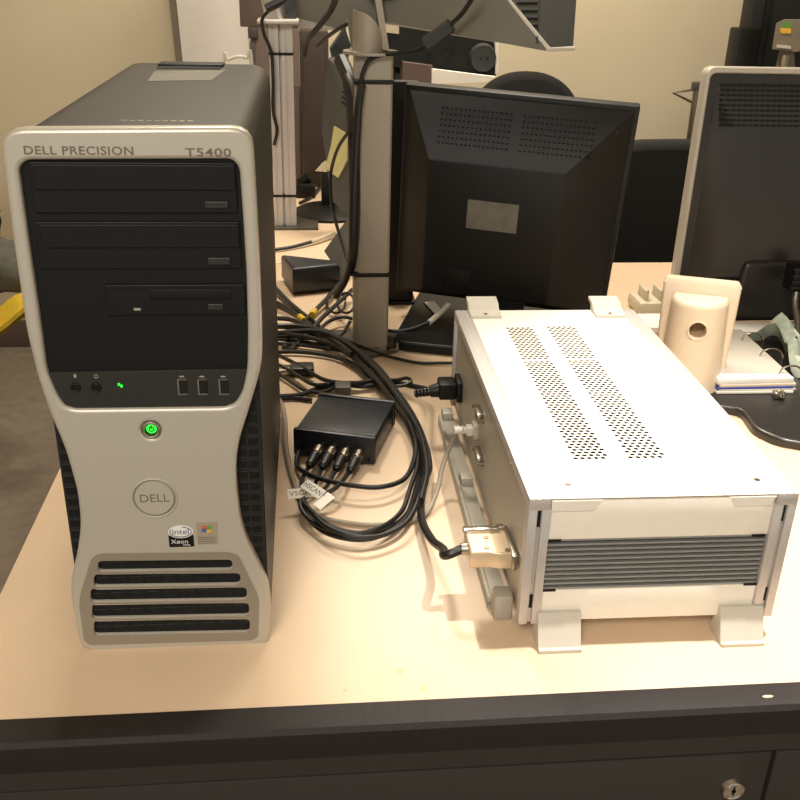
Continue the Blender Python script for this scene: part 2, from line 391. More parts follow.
# stickers
a = at(170, 545, TY); b = at(193, 522, TY); cx, w2 = (a.x+b.x)/2, (b.x-a.x)/2; zm = a.z+(b.z-a.z)*.52
sk = part('processor_sticker', G().plate(rrect(a.x, b.x, a.z, zm, .0008), front(TY+.0002), .0006), M['black'], bez, 'black and white processor sticker')
part('sticker_oval', G().plate(circle(cx, zm+.0035, w2, 28, .0062), front(TY-.0001), .0005), M['white'], sk)
g = G().text('intel', .0075, Matrix.Translation((cx, 0, zm+.0035)) @ front(TY-.0006), sx=1.1)
ring = [(cx+w2*.86*math.cos(t), TY-.0008, zm+.0035+.0049*math.sin(t)) for t in [2.6+i*.30 for i in range(18)]]
g.tube(ring, .00035, 5, 2)
part('sticker_word', g, M['stink'], sk)
part('sticker_caption', G().text('Xeon', .0058, Matrix.Translation((cx-.0015, 0, a.z+.0052)) @ front(TY-.0004), sx=1.1).text('inside', .0026, Matrix.Translation((cx+.004, 0, a.z+.0020)) @ front(TY-.0004)), M['white'], sk)
a = at(198, 542.5, TY); b = at(217.5, 519.5, TY)
ws = part('licence_sticker', G().plate(rrect(a.x, b.x, a.z, b.z, .0004), front(TY+.0002), .0005), M['stbase'], bez, 'silver sticker with a four-colour flag')
fx, fz, q = (a.x+b.x)/2-.0004, a.z+(b.z-a.z)*.70, .0037
for nm, dx, dz, mm in (('flag_red', -1, .55, 'stred'), ('flag_green', 1, .35, 'stgreen'), ('flag_blue', -1.1, -.75, 'stblue'), ('flag_yellow', .9, -.95, 'styel')):
    x0, z0 = fx+dx*q*.56, fz+dz*q*.62
    pts = [(x0-q*.5, z0-q*.46), (x0, z0-q*.34), (x0+q*.5, z0-q*.46), (x0+q*.58, z0+q*.44), (x0+.08*q, z0+q*.56), (x0-q*.42, z0+q*.44)]
    part(nm, G().plate(pts, front(TY-.0002), .0004), M[mm], ws)
g = G()
for k in range(4): g.box(a.x+.001, b.x-.0015-.001*(k % 2), TY-.0005, TY-.0002, a.z+.0012+k*.0019, a.z+.0018+k*.0019)
part('small_print', g, M['ink'], ws)
# top: handle recess at the back and a worn pale label
a, b = on(147, 82, .4465), on(222, 68, .4465)
g = G()
p = [on(148, 80, .447), on(155, 70, .447), on(226, 69, .447), on(212, 79, .447)]
part('worn_label', G().prism([(q.x, q.y, .4458) for q in p], (0, 0, .0006)), M['smear2'], tw, 'pale worn label on the case top')
h0, h1 = on(158, 66, .446), on(224, 66, .446)
hd = part('handle', G().box(h0.x, h1.x, 1.122, 1.150, .4450, .4488, .0012), M['black'], tw, 'black carrying latch')
part('handle_recess', G().box(h0.x+.002, h1.x-.002, 1.098, 1.1225, .4450, .4466), M['gap'], hd)
g = G()
for k in range(9): x = -.136+k*.006; g.box(x, x+.004, TY+.052, TY+.0525+.002*random.random(), .4455, .4464)
part('scratch', g, M['silver'], tw, 'pale scratches by the front edge of the top')
for x in (XL+.02, XR-.045):
    for y in (TY+.03, TY+.40): part('foot', G().box(x, x+.025, y, y+.03, 0, .003), M['rubber'], tw)

for o in tw.children_recursive: o.data.transform(Matrix.Translation((0, -.003, 0)))

# ------------------------------------------------------------------ white instrument box
BX0, BX1, BY0, BY1, BZ0, BZ1 = .1818, .4179, .6732, 1.1448, .020, .150
BYAW = -.0105
BROT = Matrix.Translation((BX0, BY0, 0)) @ Matrix.Rotation(BYAW, 4, 'Z') @ Matrix.Translation((-BX0, -BY0, 0)); BINV = BROT.inverted()
def onb(*a): return BINV @ on(*a)
def onside(px, py, dx=.0025):
    r_ = ray(px, py); k = (BX0+dx+.0025)/r_.x; return BINV @ (CAM+r_*k)
wb = thing('instrument_box', 'white metal instrument box with perforated top at the right of the desk', 'equipment')
pw = .0185
part('interior_shade', G().box(BX0+.012, BX1-.012, BY0+.03, BY1-.01, BZ0+.006, BZ0+.040), M['gap'], wb)  # dark block painting the shaded interior under the cover holes
holes = []
def strip(pa, pb, pc, pd):       # corners rear-left, rear-right, front-left, front-right of a hole strip
    A, B, Cc, D = [onb(*q, BZ1) for q in (pa, pb, pc, pd)]
    yb, yf = (A.y+B.y)/2, (Cc.y+D.y)/2; xl, xr = (A.x+Cc.x)/2, (B.x+D.x)/2
    rows = 63
    for i in range(rows):
        if i == 19: continue
        y = yb+(yf-yb)*i/(rows-1)
        for k in range(5):
            x = xl+(xr-xl)*(k+(.5 if i % 2 else 0))/4.5
            holes.append(circle(x, y, .0025, 8))
strip((508, 328), (532, 328), (575, 458), (605, 458))
strip((550, 327), (575, 327), (628, 457), (661, 457))
tc = part('top_cover', G().plate(rrect(BX0+pw, BX1-pw, BY0+.001, BY1, .001), flat(BZ1-.0005), .0005, holes, .0), M['cream'], wb, 'cream enamelled cover with two strips of holes')
for px, py in ((568, 485), (757, 480)):
    p = onb(px, py, BZ1); part('screw', G().cyl((p.x, p.y, BZ1-.001), (p.x, p.y, BZ1+.0006), .0032, .0028).box(p.x-.002, p.x+.002, p.y-.0004, p.y+.0004, BZ1+.0004, BZ1+.0008), M['nickel'], tc)
for s, xa in ((1, BX0), (-1, BX1)):
    f = lambda a, b: (min(xa+s*a, xa+s*b), max(xa+s*a, xa+s*b))
    sf = part('side_profile', G().box(*f(0, pw), BY0, BY1, BZ1-.011, BZ1+.0006, .0007).box(*f(.005, .0062), BY0, BY1, BZ1, BZ1+.001).box(*f(.011, .0122), BY0, BY1, BZ1, BZ1+.001), M['alu2'], wb, 'aluminium edge profile')
    part('bottom_profile', G().box(*f(.004, pw), BY0+.012, BY1, BZ0, BZ0+.013, .0007), M['panel'], wb)
    cp = part('corner_post', G().box(*f(0, .0080), BY0, BY0+.012, BZ0, BZ1-.010, .0006).box(*f(.0116, pw+.001), BY0, BY0+.012, BZ0, BZ1-.010, .0006).box(*f(.007, .0120), BY0+.004, BY0+.012, BZ0, BZ1-.010), M['alu2'], wb)
    part('slot_insert', G().box(*f(.0078, .0118), BY0+.003, BY0+.0045, .121, .137).box(*f(.0078, .0118), BY0+.003, BY0+.0045, .036, .050), M['gap'], cp)
    part('rear_post', G().box(*f(0, pw), BY1-.012, BY1, BZ0, BZ1-.010, .0006), M['alu2'], wb)
    part('side_panel', G().box(*f(.003, .006), BY0+.012, BY1-.012, BZ0+.012, BZ1-.010), M['panel'], wb, 'plain grey-beige side panel')
xa, xb = BX0+pw+.001, BX1-pw-.001
part('front_panel', G().box(xa, xb, BY0+.003, BY0+.008, .1075, BZ1-.0035, .0008), M['cream'], wb)
part('lower_front_panel', G().box(xa, xb, BY0+.003, BY0+.008, BZ0+.001, .0545, .0008), M['cream'], wb)
for pts in ([(xa, BZ1-.002), (xa+.044, BZ1-.002), (xa+.036, BZ1-.0125), (xa, BZ1-.0125)], [(xb, BZ1-.002), (xb-.042, BZ1-.002), (xb-.036, BZ1-.0115), (xb-.004, BZ1-.0115)]):
    part('corner_flap', G().plate(pts, front(BY0+.0034), .0030, (), .0005), M['cream'], wb)
part('heat_sink_base', G().box(xa+.001, xb-.001, BY0+.020, BY0+.026, .0545, .1075), M['gap'], wb)
g = G()
NF = 11
for k in range(NF):
    z = .0558+k*(.1064-.0558)/(NF-1); g.box(xa+.001, xb-.001, BY0+.0035, BY0+.021, z-.0010, z+.0010, .0003, seg=1)
part('heat_sink', g, M['fin'], wb, 'grey horizontal heat-sink fins')
g = G()
for x, z in ((xa, .1072), (xa, .0545), (xb-.014, .1072), (xb-.012, .0545)): part('panel_clip', G().box(x, x+.012, BY0+.0022, BY0+.004, z-.0009, z+.0009), M['black'], wb)
part('rear_panel', G().box(xa, xb, BY1-.006, BY1-.002, BZ0, BZ1-.003), M['panel'], wb)
part('bottom_plate', G().box(BX0+pw, BX1-pw, BY0+.008, BY1-.006, BZ0, BZ0+.004), M['cream'], wb)
def zfoot(x0, x1, yy, zz, sy, sz):
    pr = [(.045, 0), (.045, .006), (.012, .006), (-.002, .034), (.030, .034), (.030, .028), (.006, .028), (.010, 0)]
    pr = [(.040, .028), (.040, .033), (-.001, .033), (-.013, .004), (-.0165, .0035), (-.0165, 0), (.012, 0), (.012, .004), (.006, .028)]
    return G().hull([[(x, yy+sy*a, zz+sz*b) for a, b in pr] for x in (x0, x1)])
f1a, f1b = onb(537, 649).x, onb(580, 649).x; f2a, f2b = onb(719, 644).x, onb(762, 643).x
for xa_, xb_ in ((f1a, f1b), (f2a, f2b)): part('foot', zfoot(xa_, xb_, BY0-.0005, 0, 1, 1), M['foot'], wb)
for xa_, xb_ in ((f1a, f1b), (f2a, f2b)): part('rear_foot', G().box(xa_, xb_, BY1-.04, BY1-.01, 0, BZ0+.001, .001), M['foot'], wb)
for pa, pb in ((465.5, 496), (588, 617)):
    x0, x1 = onb(pa, 308, BZ1).x+.001, onb(pb, 308, BZ1).x
    pr = [(1.114, BZ1), (1.114, BZ1+.0035), (1.128, BZ1+.0040), (1.136, BZ1+.007), (1.141, BZ1+.011), (1.160, BZ1+.014), (1.160, BZ1+.010), (1.1470, BZ1+.007), (1.1448, BZ1)]
    tf = part('top_bracket', G().hull([[(x, a, b) for a, b in pr] for x in (x0, x1)]), M['foot'], wb, 'white stepped bracket on the rear edge of the top')
    xm = (x0+x1)/2; part('screw', G().cyl((xm, 1.120, BZ1+.003), (xm, 1.120, BZ1+.0048), .0022), M['nickel'], tf)
# left connector side
part('base_rail', G().box(.163, .183, .722, 1.120, 0, .010, .001).box(.163, .167, .722, 1.120, .004, .0145, .001), M['rail'], wb, 'grey rail along the foot of the connector side')
for px, py in ((463, 413), (477, 477)):
    p = onb(px, py, .015); part('rail_clip', G().box(.168, .182, p.y-.010, p.y+.010, .009, .019, .002), M['rail'], wb)
p = onb(500, 585, .02); part('rail_clip', G().box(.166, .1835, .704, .7225, 0, .028, .003), M['rail'], wb)
for py0, py1 in ((402, 425), (440, 472)):
    v = onside(481, (py0+py1)/2); y, z = v.y, v.z
    sk = part('serial_socket', G().box(BX0-.0045, BX0+.004, y-.014, y+.014, z-.0055, z+.0055, .002), M['nickel'], wb)
    for q in (-.019, .019): part('hex_post', G().cyl((BX0-.005, y+q, z), (BX0+.003, y+q, z), .0025, n=6), M['nickel'], sk)
v = onside(477, 430); RJ = Vector((BX0, v.y, v.z))
part('network_socket', G().box(BX0-.003, BX0+.004, RJ.y-.009, RJ.y+.009, RJ.z-.008, RJ.z+.008, .001), M['panel'], wb)
for px, py in ((463, 336), (465, 341), (470, 353), (472, 358), (477, 371), (479, 376), (484, 390), (487, 395), (513, 462), (517, 471), (527, 494)):
    v = onside(px, py); part('panel_screw', G().cyl((BX0+.0008, v.y, v.z), (BX0+.0035, v.y, v.z), .0014, .0026, n=12), M['chrome'], wb)
v = onside(459, 388); C13 = Vector((BX0, v.y, v.z))
part('power_inlet', G().box(BX0-.004, BX0+.004, C13.y-.016, C13.y+.016, C13.z-.014, C13.z+.014, .002), M['black'], wb)

for o in [c for c in wb.children_recursive]: o.data.transform(BROT)
C13 = BROT @ C13; RJ = BROT @ RJ

# ------------------------------------------------------------------ D-sub plug with metal hood, on the front end of the connector side
DY, DZ = .728, .066
DX = -.0085
dh = thing('connector_plug', 'pale metal-hooded connector plugged into the white box near its front corner', 'plug')
g = G().plate(rounded([(.150, -.019), (.168, -.019), (.176, -.022), (.1885, -.022), (.1885, .022), (.176, .022), (.168, .019), (.150, .019)], .002), Matrix.Translation((0, DY, DZ-.009)), .018, (), .002)
part('hood', g, M['gold'], dh)
part('clamp_bar', G().box(.148, .183, DY+.012, DY+.020, DZ+.008, DZ+.0125, .0015).box(.176, .188, DY+.015, DY+.0235, DZ+.006, DZ+.012, .0015), M['chrome'], dh)
part('flange', G().box(.1875, .1925, DY-.0265, DY+.0265, DZ-.0075, DZ+.0075, .001), M['nickel'], dh)
g = G()
for x, dy in ((.166, -.013), (.168, .004), (.184, -.018)): g.cyl((x, DY+dy, DZ+.0085), (x, DY+dy, DZ+.0098), .0026, n=14)
part('hood_screw', g, M['nickel'], dh)
part('cable_collar', G().cyl((.1505, DY, DZ), (.1445, DY, DZ), .0062, .0055), M['nickel'], dh)

for o in dh.children: o.data.transform(Matrix.Translation((DX, 0, 0)))

# ------------------------------------------------------------------ data acquisition box
db = thing('interface_box', 'small blue-black interface box with four bayonet plugs between tower and white box', 'equipment')
FL, FR, BR, BL = on(293, 429.5, .036), on(376, 439.5, .036), on(387, 401, .036), on(318.5, 393.5, .036)
ux = Vector((FR.x-FL.x, FR.y-FL.y, 0)); DW = ux.length; ux.normalize(); uy = Vector((-ux.y, ux.x, 0))
DD = ((BL-FL).length+(BR-FR).length)/2
DM = Matrix.Translation((FL.x, FL.y, 0)) @ Matrix((ux, uy, Vector((0, 0, 1)))).transposed().to_4x4()
g = G().box(.002, DW-.002, .004, DD-.004, .002, .036, .002); part('case', g.move(DM), M['bluebk'], db)
for ya, yb in ((-.002, .006), (DD-.006, DD+.002)):
    g = G().box(0, DW, ya, yb, .0015, .0385, .003); part('end_frame', g.move(DM), M['bluebk'], db)
bncs = []
for k, px in enumerate((320, 332.5, 346, 359.5)):
    p = on(px, 444+k*1.8, .024); u = (p-FL).dot(ux); bncs.append(u)
    g = G().cyl((u, -.002, .019), (u, -.010, .019), .0048); part('socket', g.move(DM), M['nickel'], db)
for x in (.008, DW-.008):
    g = G().cyl((x, -.0018, .008), (x, -.003, .008), .0022, n=12); part('case_screw', g.move(DM), M['black'], db)

# ------------------------------------------------------------------ cables
def cable(name, label, pts, r, m='rubber', cat='cable', group=None, sm=7):
    """pts: (px, py, z) photo points at height z above the desk"""
    P = [on(*q) if not isinstance(q, Vector) else q for q in pts]
    P = [Vector(p) for p in P]
    t = thing(name, label, cat, group)
    part('cord', G().tube(P, r, 10, sm), M[m], t); return t
loop = [(303, 499), (309, 514), (328, 529), (357, 536), (383, 532), (405, 517), (416, 491), (423, 465), (418, 433), (400, 409), (384, 385), (366, 364), (345, 346), (318, 335), (295, 331), (272, 330)]
names = ['leftmost', 'second from the left', 'third from the left', 'rightmost']
starts = [[(309, 462), (302, 481)], [(323, 468), (315, 484)], [(336, 470), (324, 489)], [(351, 470), (333, 490)]]
offs = [(-2.5, -2.5), (2.5, 3.2), (6, -4), (-5, 2)]
for k in range(4):
    u = bncs[k]; R_ = .0027
    p0 = DM @ Vector((u, -.012, .019)); p1 = DM @ Vector((u-.001, -.034, .016))
    t = thing('signal_cable', 'black bayonet-plug signal cable, %s of the four on the small interface box' % names[k], 'cable', 'signal cables on the interface box')
    z0 = .004+.0042*k
    pts = [p1, DM @ Vector((u-.003, -.042, .012))]
    pts.append(on(*starts[k][1], z0+.004))
    for i, (x, y) in enumerate(loop):
        cx, cy = 362, 440
        dx, dy = x-cx, y-cy; L = math.hypot(dx, dy); s = (offs[k][0]*math.cos(i*.45)+offs[k][1]*math.sin(i*.45))*(1 if i > 0 else .4)
        pts.append(on(x+dx/L*s, y+dy/L*s, z0+.003*math.sin(i*.8+k)**2))
    part('cord', G().tube(pts, R_, 8, 6), M['rubber'], t)
    d = (p1-p0).normalized()
    part('bayonet_plug', G().cyl(p0-d*.002, p0+d*.010, .0068, .0068).cyl(p0+d*.010, p0+d*.013, .0058), M['nickel'], t, 'nickel bayonet collar')
    part('boot', G().cyl(p0+d*.012, p0+d*.032, .0066, .0056).cyl(p0+d*.032, p0+d*.036, .0050, .0034), M['rubber'], t)
# paper cable flags
def flag(t, px, py, ang, L, word, z, h=.0125):
    p = on(px, py, z); Xm = Matrix.Translation(p) @ Matrix.Rotation(ang, 4, 'Z') @ Matrix.Rotation(.5, 4, 'X')
    g = G().box(-L/2, L/2, -h/2, h/2, -.0003, .0003); f = part('paper_flag', g.move(Xm), M['paper'], t, 'white paper flag reading '+word)
    g = G().text(word, .0085, Matrix.Translation((0, 0, .0004)), .0002, 1.1); part('flag_word', g.move(Xm), M['ink'], f)
sig = [o for o in COL.objects if o.name.startswith('signal_cable')]
flag(sig[0], 303, 493, .12, .034, 'VSCAN', .021)
flag(sig[1], 313, 489, -.95, .034, 'HSCAN', .029)
p = on(324, 501, .026); g = G().box(-.015, .015, -.005, .005, -.0003, .0003)
part('paper_flag', g.move(Matrix.Translation(p) @ Matrix.Rotation(1.0, 4, 'Z') @ Matrix.Rotation(.4, 4, 'X')), M['paper'], sig[3], 'blank white paper flag')
# black cable leaving the left of the interface box
dl = [DM @ Vector((.010, -.003, .014)), (296.5, 462, .008), (301, 470, .010), (318, 478, .018), (349, 485, .020), (380, 487, .018), (404, 479, .016), (414, 460, .016), (415, 440, .020), (408, 420, .022), (396, 403, .020), (378, 382, .018), (355, 359, .016), (330, 343, .014), (298, 337, .012), (272, 337, .012)]
cable('power_cable', 'black lead crossing over the signal cables in front of the interface box', dl, .0030)
# thick cable of the hooded plug
cable('trunk_cable', 'thick black cable running into the pale metal-hooded connector', [Vector((.146+DX, DY, DZ)), Vector((.130+DX, DY+.002, DZ-.008)), (443, 549, .040), (432, 540, .022), (422.5, 522, .012), (421, 503, .009), (425, 480, .012), (429, 465, .016), (424, 442, .020), (412, 415, .022), (395, 390, .020), (376, 366, .018), (350, 345, .018), (322, 331, .018), (296, 326, .016), (272, 326, .016)], .0044)
cable('black_cable', 'black cable running along the outside of the coiled cable bundle', [(421, 500, .020), (427, 470, .024), (421, 436, .026), (407, 410, .026), (388, 383, .026), (368, 360, .025), (342, 341, .024), (315, 331, .022), (272, 333, .020)], .0036)
cable('black_cable', 'black cable curving in from behind the tower to the bundle', [(272, 352, .006), (300, 352, .006), (330, 356, .006), (352, 364, .008), (368, 378, .008), (388, 396, .010), (402, 414, .012), (414, 440, .012), (417, 470, .010)], .0034)
# grey network cable
nc = cable('network_cable', 'grey cable with a white clip plug entering the side of the white box', [(272, 398, .006), (281, 402, .006), (285, 420, .005), (286, 445, .005), (292, 475, .005), (302, 500, .006), (318, 516, .005), (343, 522, .004), (375, 525, .004), (410, 521, .004), (427, 512, .006), (437, 491, .016), (443, 465, .036), (452, 442, .060), RJ+Vector((-.019, 0, .001))], .0028, 'greycab')
g = G().tube([RJ+Vector((-.024, 0, 0)), RJ+Vector((-.008, 0, 0))], .0042, 10, 0)
for k in range(4): g.torus(RJ+Vector((-.0235+k*.0045, 0, 0)), (1, 0, 0), .0045, .0011, 14, 5)
part('strain_relief', g, M['foot'], nc); part('clip_plug', G().box(RJ.x-.010, RJ.x-.0028, RJ.y-.006, RJ.y+.006, RJ.z-.005, RJ.z+.005, .001), M['foot'], nc)
cable('grey_cable', 'thin grey cable hugging the right side of the tower', [(272, 392, .004), (279, 397, .004), (283, 415, .0035), (283.5, 440, .0035), (288, 465, .004), (297, 490, .006), (308, 508, .010)], .0022, 'greycab')
# mains cord of the box
pc = cable('power_cable', 'black mains cord with a ribbed plug in the rear side of the white box', [C13+Vector((-.045, 0, -.006)), (428, 390, .024), (412, 386, .016), (392, 383, .010), (365, 386, .008), (345, 385, .007), (320, 388, .006), (300, 395, .006), (272, 397, .006)], .0038)
d = Vector((-1, 0, -.12)); q = C13+Vector((-.004, 0, 0))
part('plug', G().box(q.x-.022, q.x, q.y-.014, q.y+.014, q.z-.011, q.z+.011, .003).cyl(q+d*.020, q+d*.032, .0095, .0075), M['black'], pc)
g = G().cyl(q+d*.030, q+d*.052, .0062, .0046)
for k in range(5): g.torus(q+d*(.032+k*.0042), d, .0054, .0012, 14, 5)
part('strain_relief', g, M['rubber'], pc)
# clutter of cords between tower and post
clutter = [
 ('black lead passing under the bundle towards the post foot', [(272, 338, .003), (296, 340, .003), (322, 344, .003), (340, 336, .006), (350, 322, .010)], .0030),
 ('thin black lead curling below the bundle near the tower', [(272, 370, .006), (288, 380, .006), (304, 390, .006), (322, 392, .006), (338, 386, .008)], .0026),
 ('black lead from the tower edge meeting the bundle bend', [(272, 318, .010), (292, 320, .010), (316, 330, .014), (336, 342, .020), (352, 354, .024)], .0040),
 ('black cord looping round on the desk near the mains plug', [(345, 388, .009), (372, 380, .012), (395, 380, .016), (407, 378, .020), (411, 382, .020), (400, 386, .018), (380, 386, .014)], .0026),
 ('black cord running from the tower up to the mains cord', [(272, 352, .012), (300, 366, .012), (325, 380, .014), (352, 383, .014), (376, 381, .012), (388, 383, .010)], .0032),
 ('black cord ending by the small interface box', [(272, 400, .004), (292, 398, .004), (312, 400, .004)], .0030),
 ('black cord lying straight out from behind the tower', [(272, 343, .008), (300, 345, .006), (330, 349, .006), (345, 351, .008)], .0028),
 ('thin black cord crossing the steel plate towards the monitor', [(460, 363, .006), (440, 363, .004), (420, 363, .004), (395, 358, .006), (370, 350, .006), (346, 340, .010), (325, 330, .012), (310, 336, .006)], .0024),
 ('thin black cord under the other cords beside the tower', [(272, 362, .010), (292, 372, .010), (312, 384, .012), (330, 384, .012)], .0028),
 ('black cord dropping from the post to the tower', [(345, 275, .016), (330, 295, .014), (308, 318, .010), (295, 332, .006), (284, 348, .004)], .0040),
 ('black cord slanting from behind the tower past the yellow ring', [(272, 285, .008), (288, 302, .006), (306, 317, .006), (318, 326, .004)], .0050),
 ('black cord under the adapter from the tower edge', [(272, 303, .005), (286, 309, .004), (302, 318, .005), (312, 326, .010)], .0036),
]
for lab, pts, r in clutter: cable('black_cable', lab, pts, r, group='loose cords beside the post')
yr = cable('tagged_cable', 'black cord with a yellow ring crossing below the adapter', [(352, 290, .020), (336, 305, .018), (322, 318, .016), (306, 336, .006), (290, 350, .004)], .0040)
a, b = on(303.5, 317, .016), on(300.5, 320.5, .014)
part('cord_ring', G().cyl(on(315, 311, .018), on(312, 315, .018), .0054), M['yelcloth'], yr, 'yellow ring')
yr2 = cable('tagged_cable', 'black cord with a yellow band left of the post foot', [(272, 300, .014), (290, 310, .012), (302, 319, .012), (312, 328, .014), (322, 334, .018)], .0036)
part('cord_ring', G().cyl(on(299.5, 316.5, .012), on(304.5, 320.5, .012), .0052), M['yelcloth'], yr2, 'yellow band')
for k, (cx, cy, rr) in enumerate(((336, 302, 10), (346, 303, 9))):
    pts = [(cx+rr*math.cos(t)*.95, cy+rr*1.1*math.sin(t), .012+.006*math.cos(t)+.01*k) for t in [i*.55 for i in range(12)]]
    cable('coiled_cable', ['thin black cord coiled at the post foot, left coil', 'thin black cord coiled at the post foot, right coil'][k], pts, .0022, group='coils at the post foot')
gt = cable('tipped_cable', 'black lead with a grey tip lying in front of the monitor foot', [(318, 332, .016), (328, 322, .016), (345, 317, .016), (368, 325, .016), (392, 331, .016), (412, 329, .020), (430, 322, .028)], .0030)
part('tip', G().tube([on(429, 322.5, .028), on(438, 315, .034), on(448, 305, .040)], .0046, 10, 4), M['foot'], gt, 'grey tip')
usb = thing('metal_plug', 'flat metal plug with black grip beside the tower', 'plug')
a, b = on(272, 371, .004), on(290, 374, .008)
g = G().box(a.x-.012, b.x, a.y-.012, a.y+.010, .002, .010, .001); part('shell', g, M['nickel'], usb)
g = G().box(b.x, b.x+.035, a.y-.016, a.y+.012, .0005, .014, .003); part('grip', g, M['rubber'], usb)
hp = on(343, 391, .010); solo('cable_plug', G().box(hp.x-.011, hp.x+.011, hp.y-.006, hp.y+.018, .006, .018, .002), M['greydev'], 'grey plug in the back of the small interface box', 'plug')

# ------------------------------------------------------------------ aluminium posts
def post_section(w, d):
    s = .004
    return [(-w/2, 0), (-s, 0), (-s, .010), (s, .010), (s, 0), (w/2, 0), (w/2, d), (-w/2, d)]
ps1 = thing('monitor_post', 'slotted aluminium monitor post behind the tower', 'post')
c1 = Vector((-.051, 2.127)); H1 = .432
g = G().hull([[(c1.x+a, c1.y+b, z) for a, b in [(-.023, 0), (-.016, 0), (-.016, .003), (-.013, .003), (-.013, 0), (-.003, 0), (-.003, .01), (.002, .01), (.002, 0), (.011, 0), (.011, .003), (.014, .003), (.014, 0), (.026, 0), (.026, .045), (-.023, .045)]] for z in (.006, H1)])
part('column', g, M['alu2'], ps1)  # lighter metal than the other post; the colour makes up for backlight
part('base_plate', G().box(c1.x-.06, c1.x+.075, c1.y-.02, c1.y+.09, 0, .006, .001), M['steel'], ps1)
part('top_plate', G().box(c1.x-.045, c1.x+.040, c1.y-.03, c1.y+.06, H1, H1+.008, .002), M['alu2'], ps1)
for pz in (54, 196):
    z = at(285, pz, c1.y).z; part('cable_tie', G().box(c1.x-.0245, c1.x+.0275, c1.y-.002, c1.y+.052, z-.0028, z+.0028, .001), M['black'], ps1)
a = c1; part('arm', G().hull([[(a.x-.03, a.y+.01, H1+.008), (a.x+.0, a.y-.01, H1+.008), (a.x+.012, a.y+.03, H1+.008), (a.x-.02, a.y+.05, H1+.008)], [(a.x-.05, a.y+.01, H1+.11), (a.x-.03, a.y-.01, H1+.11), (a.x-.02, a.y+.03, H1+.11), (a.x-.04, a.y+.05, H1+.11)]]), M['alu2'], ps1)
ps2 = thing('monitor_post', 'tall aluminium monitor post with a collar left of the black monitor', 'post')
H2 = .438; x0, x1, y0 = .069, .122, 1.382
g = G().hull([[(x, y, z) for x, y in [(x0, y0+.010), (x0+.003, y0+.010), (x0+.003, y0+.006), (x0+.006, y0+.006), (x0+.006, y0+.002), (x0+.012, y0), (x1-.003, y0), (x1, y0+.003), (x1, y0+.055), (x0, y0+.055)]] for z in (.006, H2)])
part('column', g, M['alu'], ps2)
p = [on(323, 331), on(372, 357), on(404, 330), on(368, 318)]
q = [on(330, 330), on(374, 358), on(402, 332), on(372, 322)]
part('base_plate', G().prism([(.0, 1.46, 0), (.07, 1.335, 0), (.135, 1.37, 0), (.14, 1.46, 0)][::1], (0, 0, .006)), M['steel'], ps2, 'dark steel base plate')
part('collar', G().cyl((.093, y0+.022, H2), (.093, y0+.022, H2+.004), .040, n=36), M['alu'], ps2)
for pz in (82, 275):
    z = at(375, pz, y0).z; part('cable_tie', G().box(x0-.0015, x1+.0015, y0-.002, y0+.0565, z-.003, z+.003, .001), M['black'], ps2)
def slant(cx, cy, r, zb):        # slanted cut tube
    lo, hi = [], []
    for k in range(28):
        t = 2*PI*k/28; x, y = cx+r*math.cos(t), cy+r*math.sin(t); f = math.sqrt(max(0, 1-((1+math.cos(t))/2)**2))
        lo.append((x, y, zb)); hi.append((cx+r*math.cos(t)-.0, y, zb+.003+.050*f))
    return [lo, hi]
br = part('bracket', G().hull([[(.052, y0+.048, H2+.10), (.066, y0+.048, H2+.005), (.110, y0+.048, H2+.005), (.096, y0+.048, H2+.10)], [(.052, y0+.058, H2+.10), (.066, y0+.058, H2+.005), (.110, y0+.058, H2+.005), (.096, y0+.058, H2+.10)]]), M['mongrey'], ps2)
part('spigot', G().hull(slant(.088, y0+.022, .0215, H2+.004)), M['alu'], ps2)
part('bracket_rim', G().hull([[(.108, y, H2+.006), (.117, y, H2+.006), (.100, y, H2+.10), (.091, y, H2+.10)] for y in (y0+.012, y0+.060)]), M['alu'], ps2)
# cords hanging along the posts
def hang(name, label, pts, r, m='rubber'):
    t = thing(name, label, 'cable'); part('cord', G().tube([at(*q) for q in pts], r, 9, 6), M[m], t); return t
hang('hanging_cable', 'thick black cord hanging down left of the tall collared post', [(362, 84, 1.374), (358, 110, 1.37), (355, 160, 1.37), (353, 210, 1.37), (352, 250, 1.37), (346, 278, 1.40), (336, 296, 1.42)], .0055)
hang('hanging_cable', 'thin black cord hanging beside the thick cord on the collared post', [(359, 95, 1.378), (359, 140, 1.385), (359, 200, 1.385), (356, 250, 1.38), (352, 275, 1.40)], .0030)
hang('hanging_cable', 'black cord bowing over the yellow paper', [(350, 130, 1.40), (338, 148, 1.44), (331, 172, 1.48), (331, 195, 1.48), (334, 215, 1.48), (344, 250, 1.44), (350, 270, 1.41)], .0026)
hang('hanging_cable', 'black cord bundle descending behind the collared post', [(341, 60, 1.5), (350, 82, 1.46), (354, 110, 1.44), (356, 160, 1.42), (357, 220, 1.42), (355, 270, 1.42)], .0110)
hang('hanging_cable', 'grey-black cord inside the bundle left of the collared post', [(347, 75, 1.44), (354, 92, 1.41), (361, 130, 1.40), (361, 200, 1.40), (357, 262, 1.40)], .0040, 'greydev')
fc = hang('ferrite_cable', 'black cord with a fat sleeve leading to the collared post', [(478, -12, 1.30), (470, 2, 1.31), (458, 18, 1.33), (436, 36, 1.34), (420, 49, 1.35), (398, 53, 1.365), (380, 55, 1.372), (368, 62, 1.375), (362, 76, 1.377), (361, 90, 1.378)], .0032)
part('sleeve', G().cyl(at(426, 44, 1.347), at(451, 25, 1.333), .0095, .0095), M['monside'], fc, 'fat grey sleeve')
hang('looped_cable', 'black cord arching above the brown speaker box', [(338, -10, 1.9), (332, 8, 1.95), (320, 25, 2.05), (308, 40, 2.15), (304, 55, 2.2)], .006)
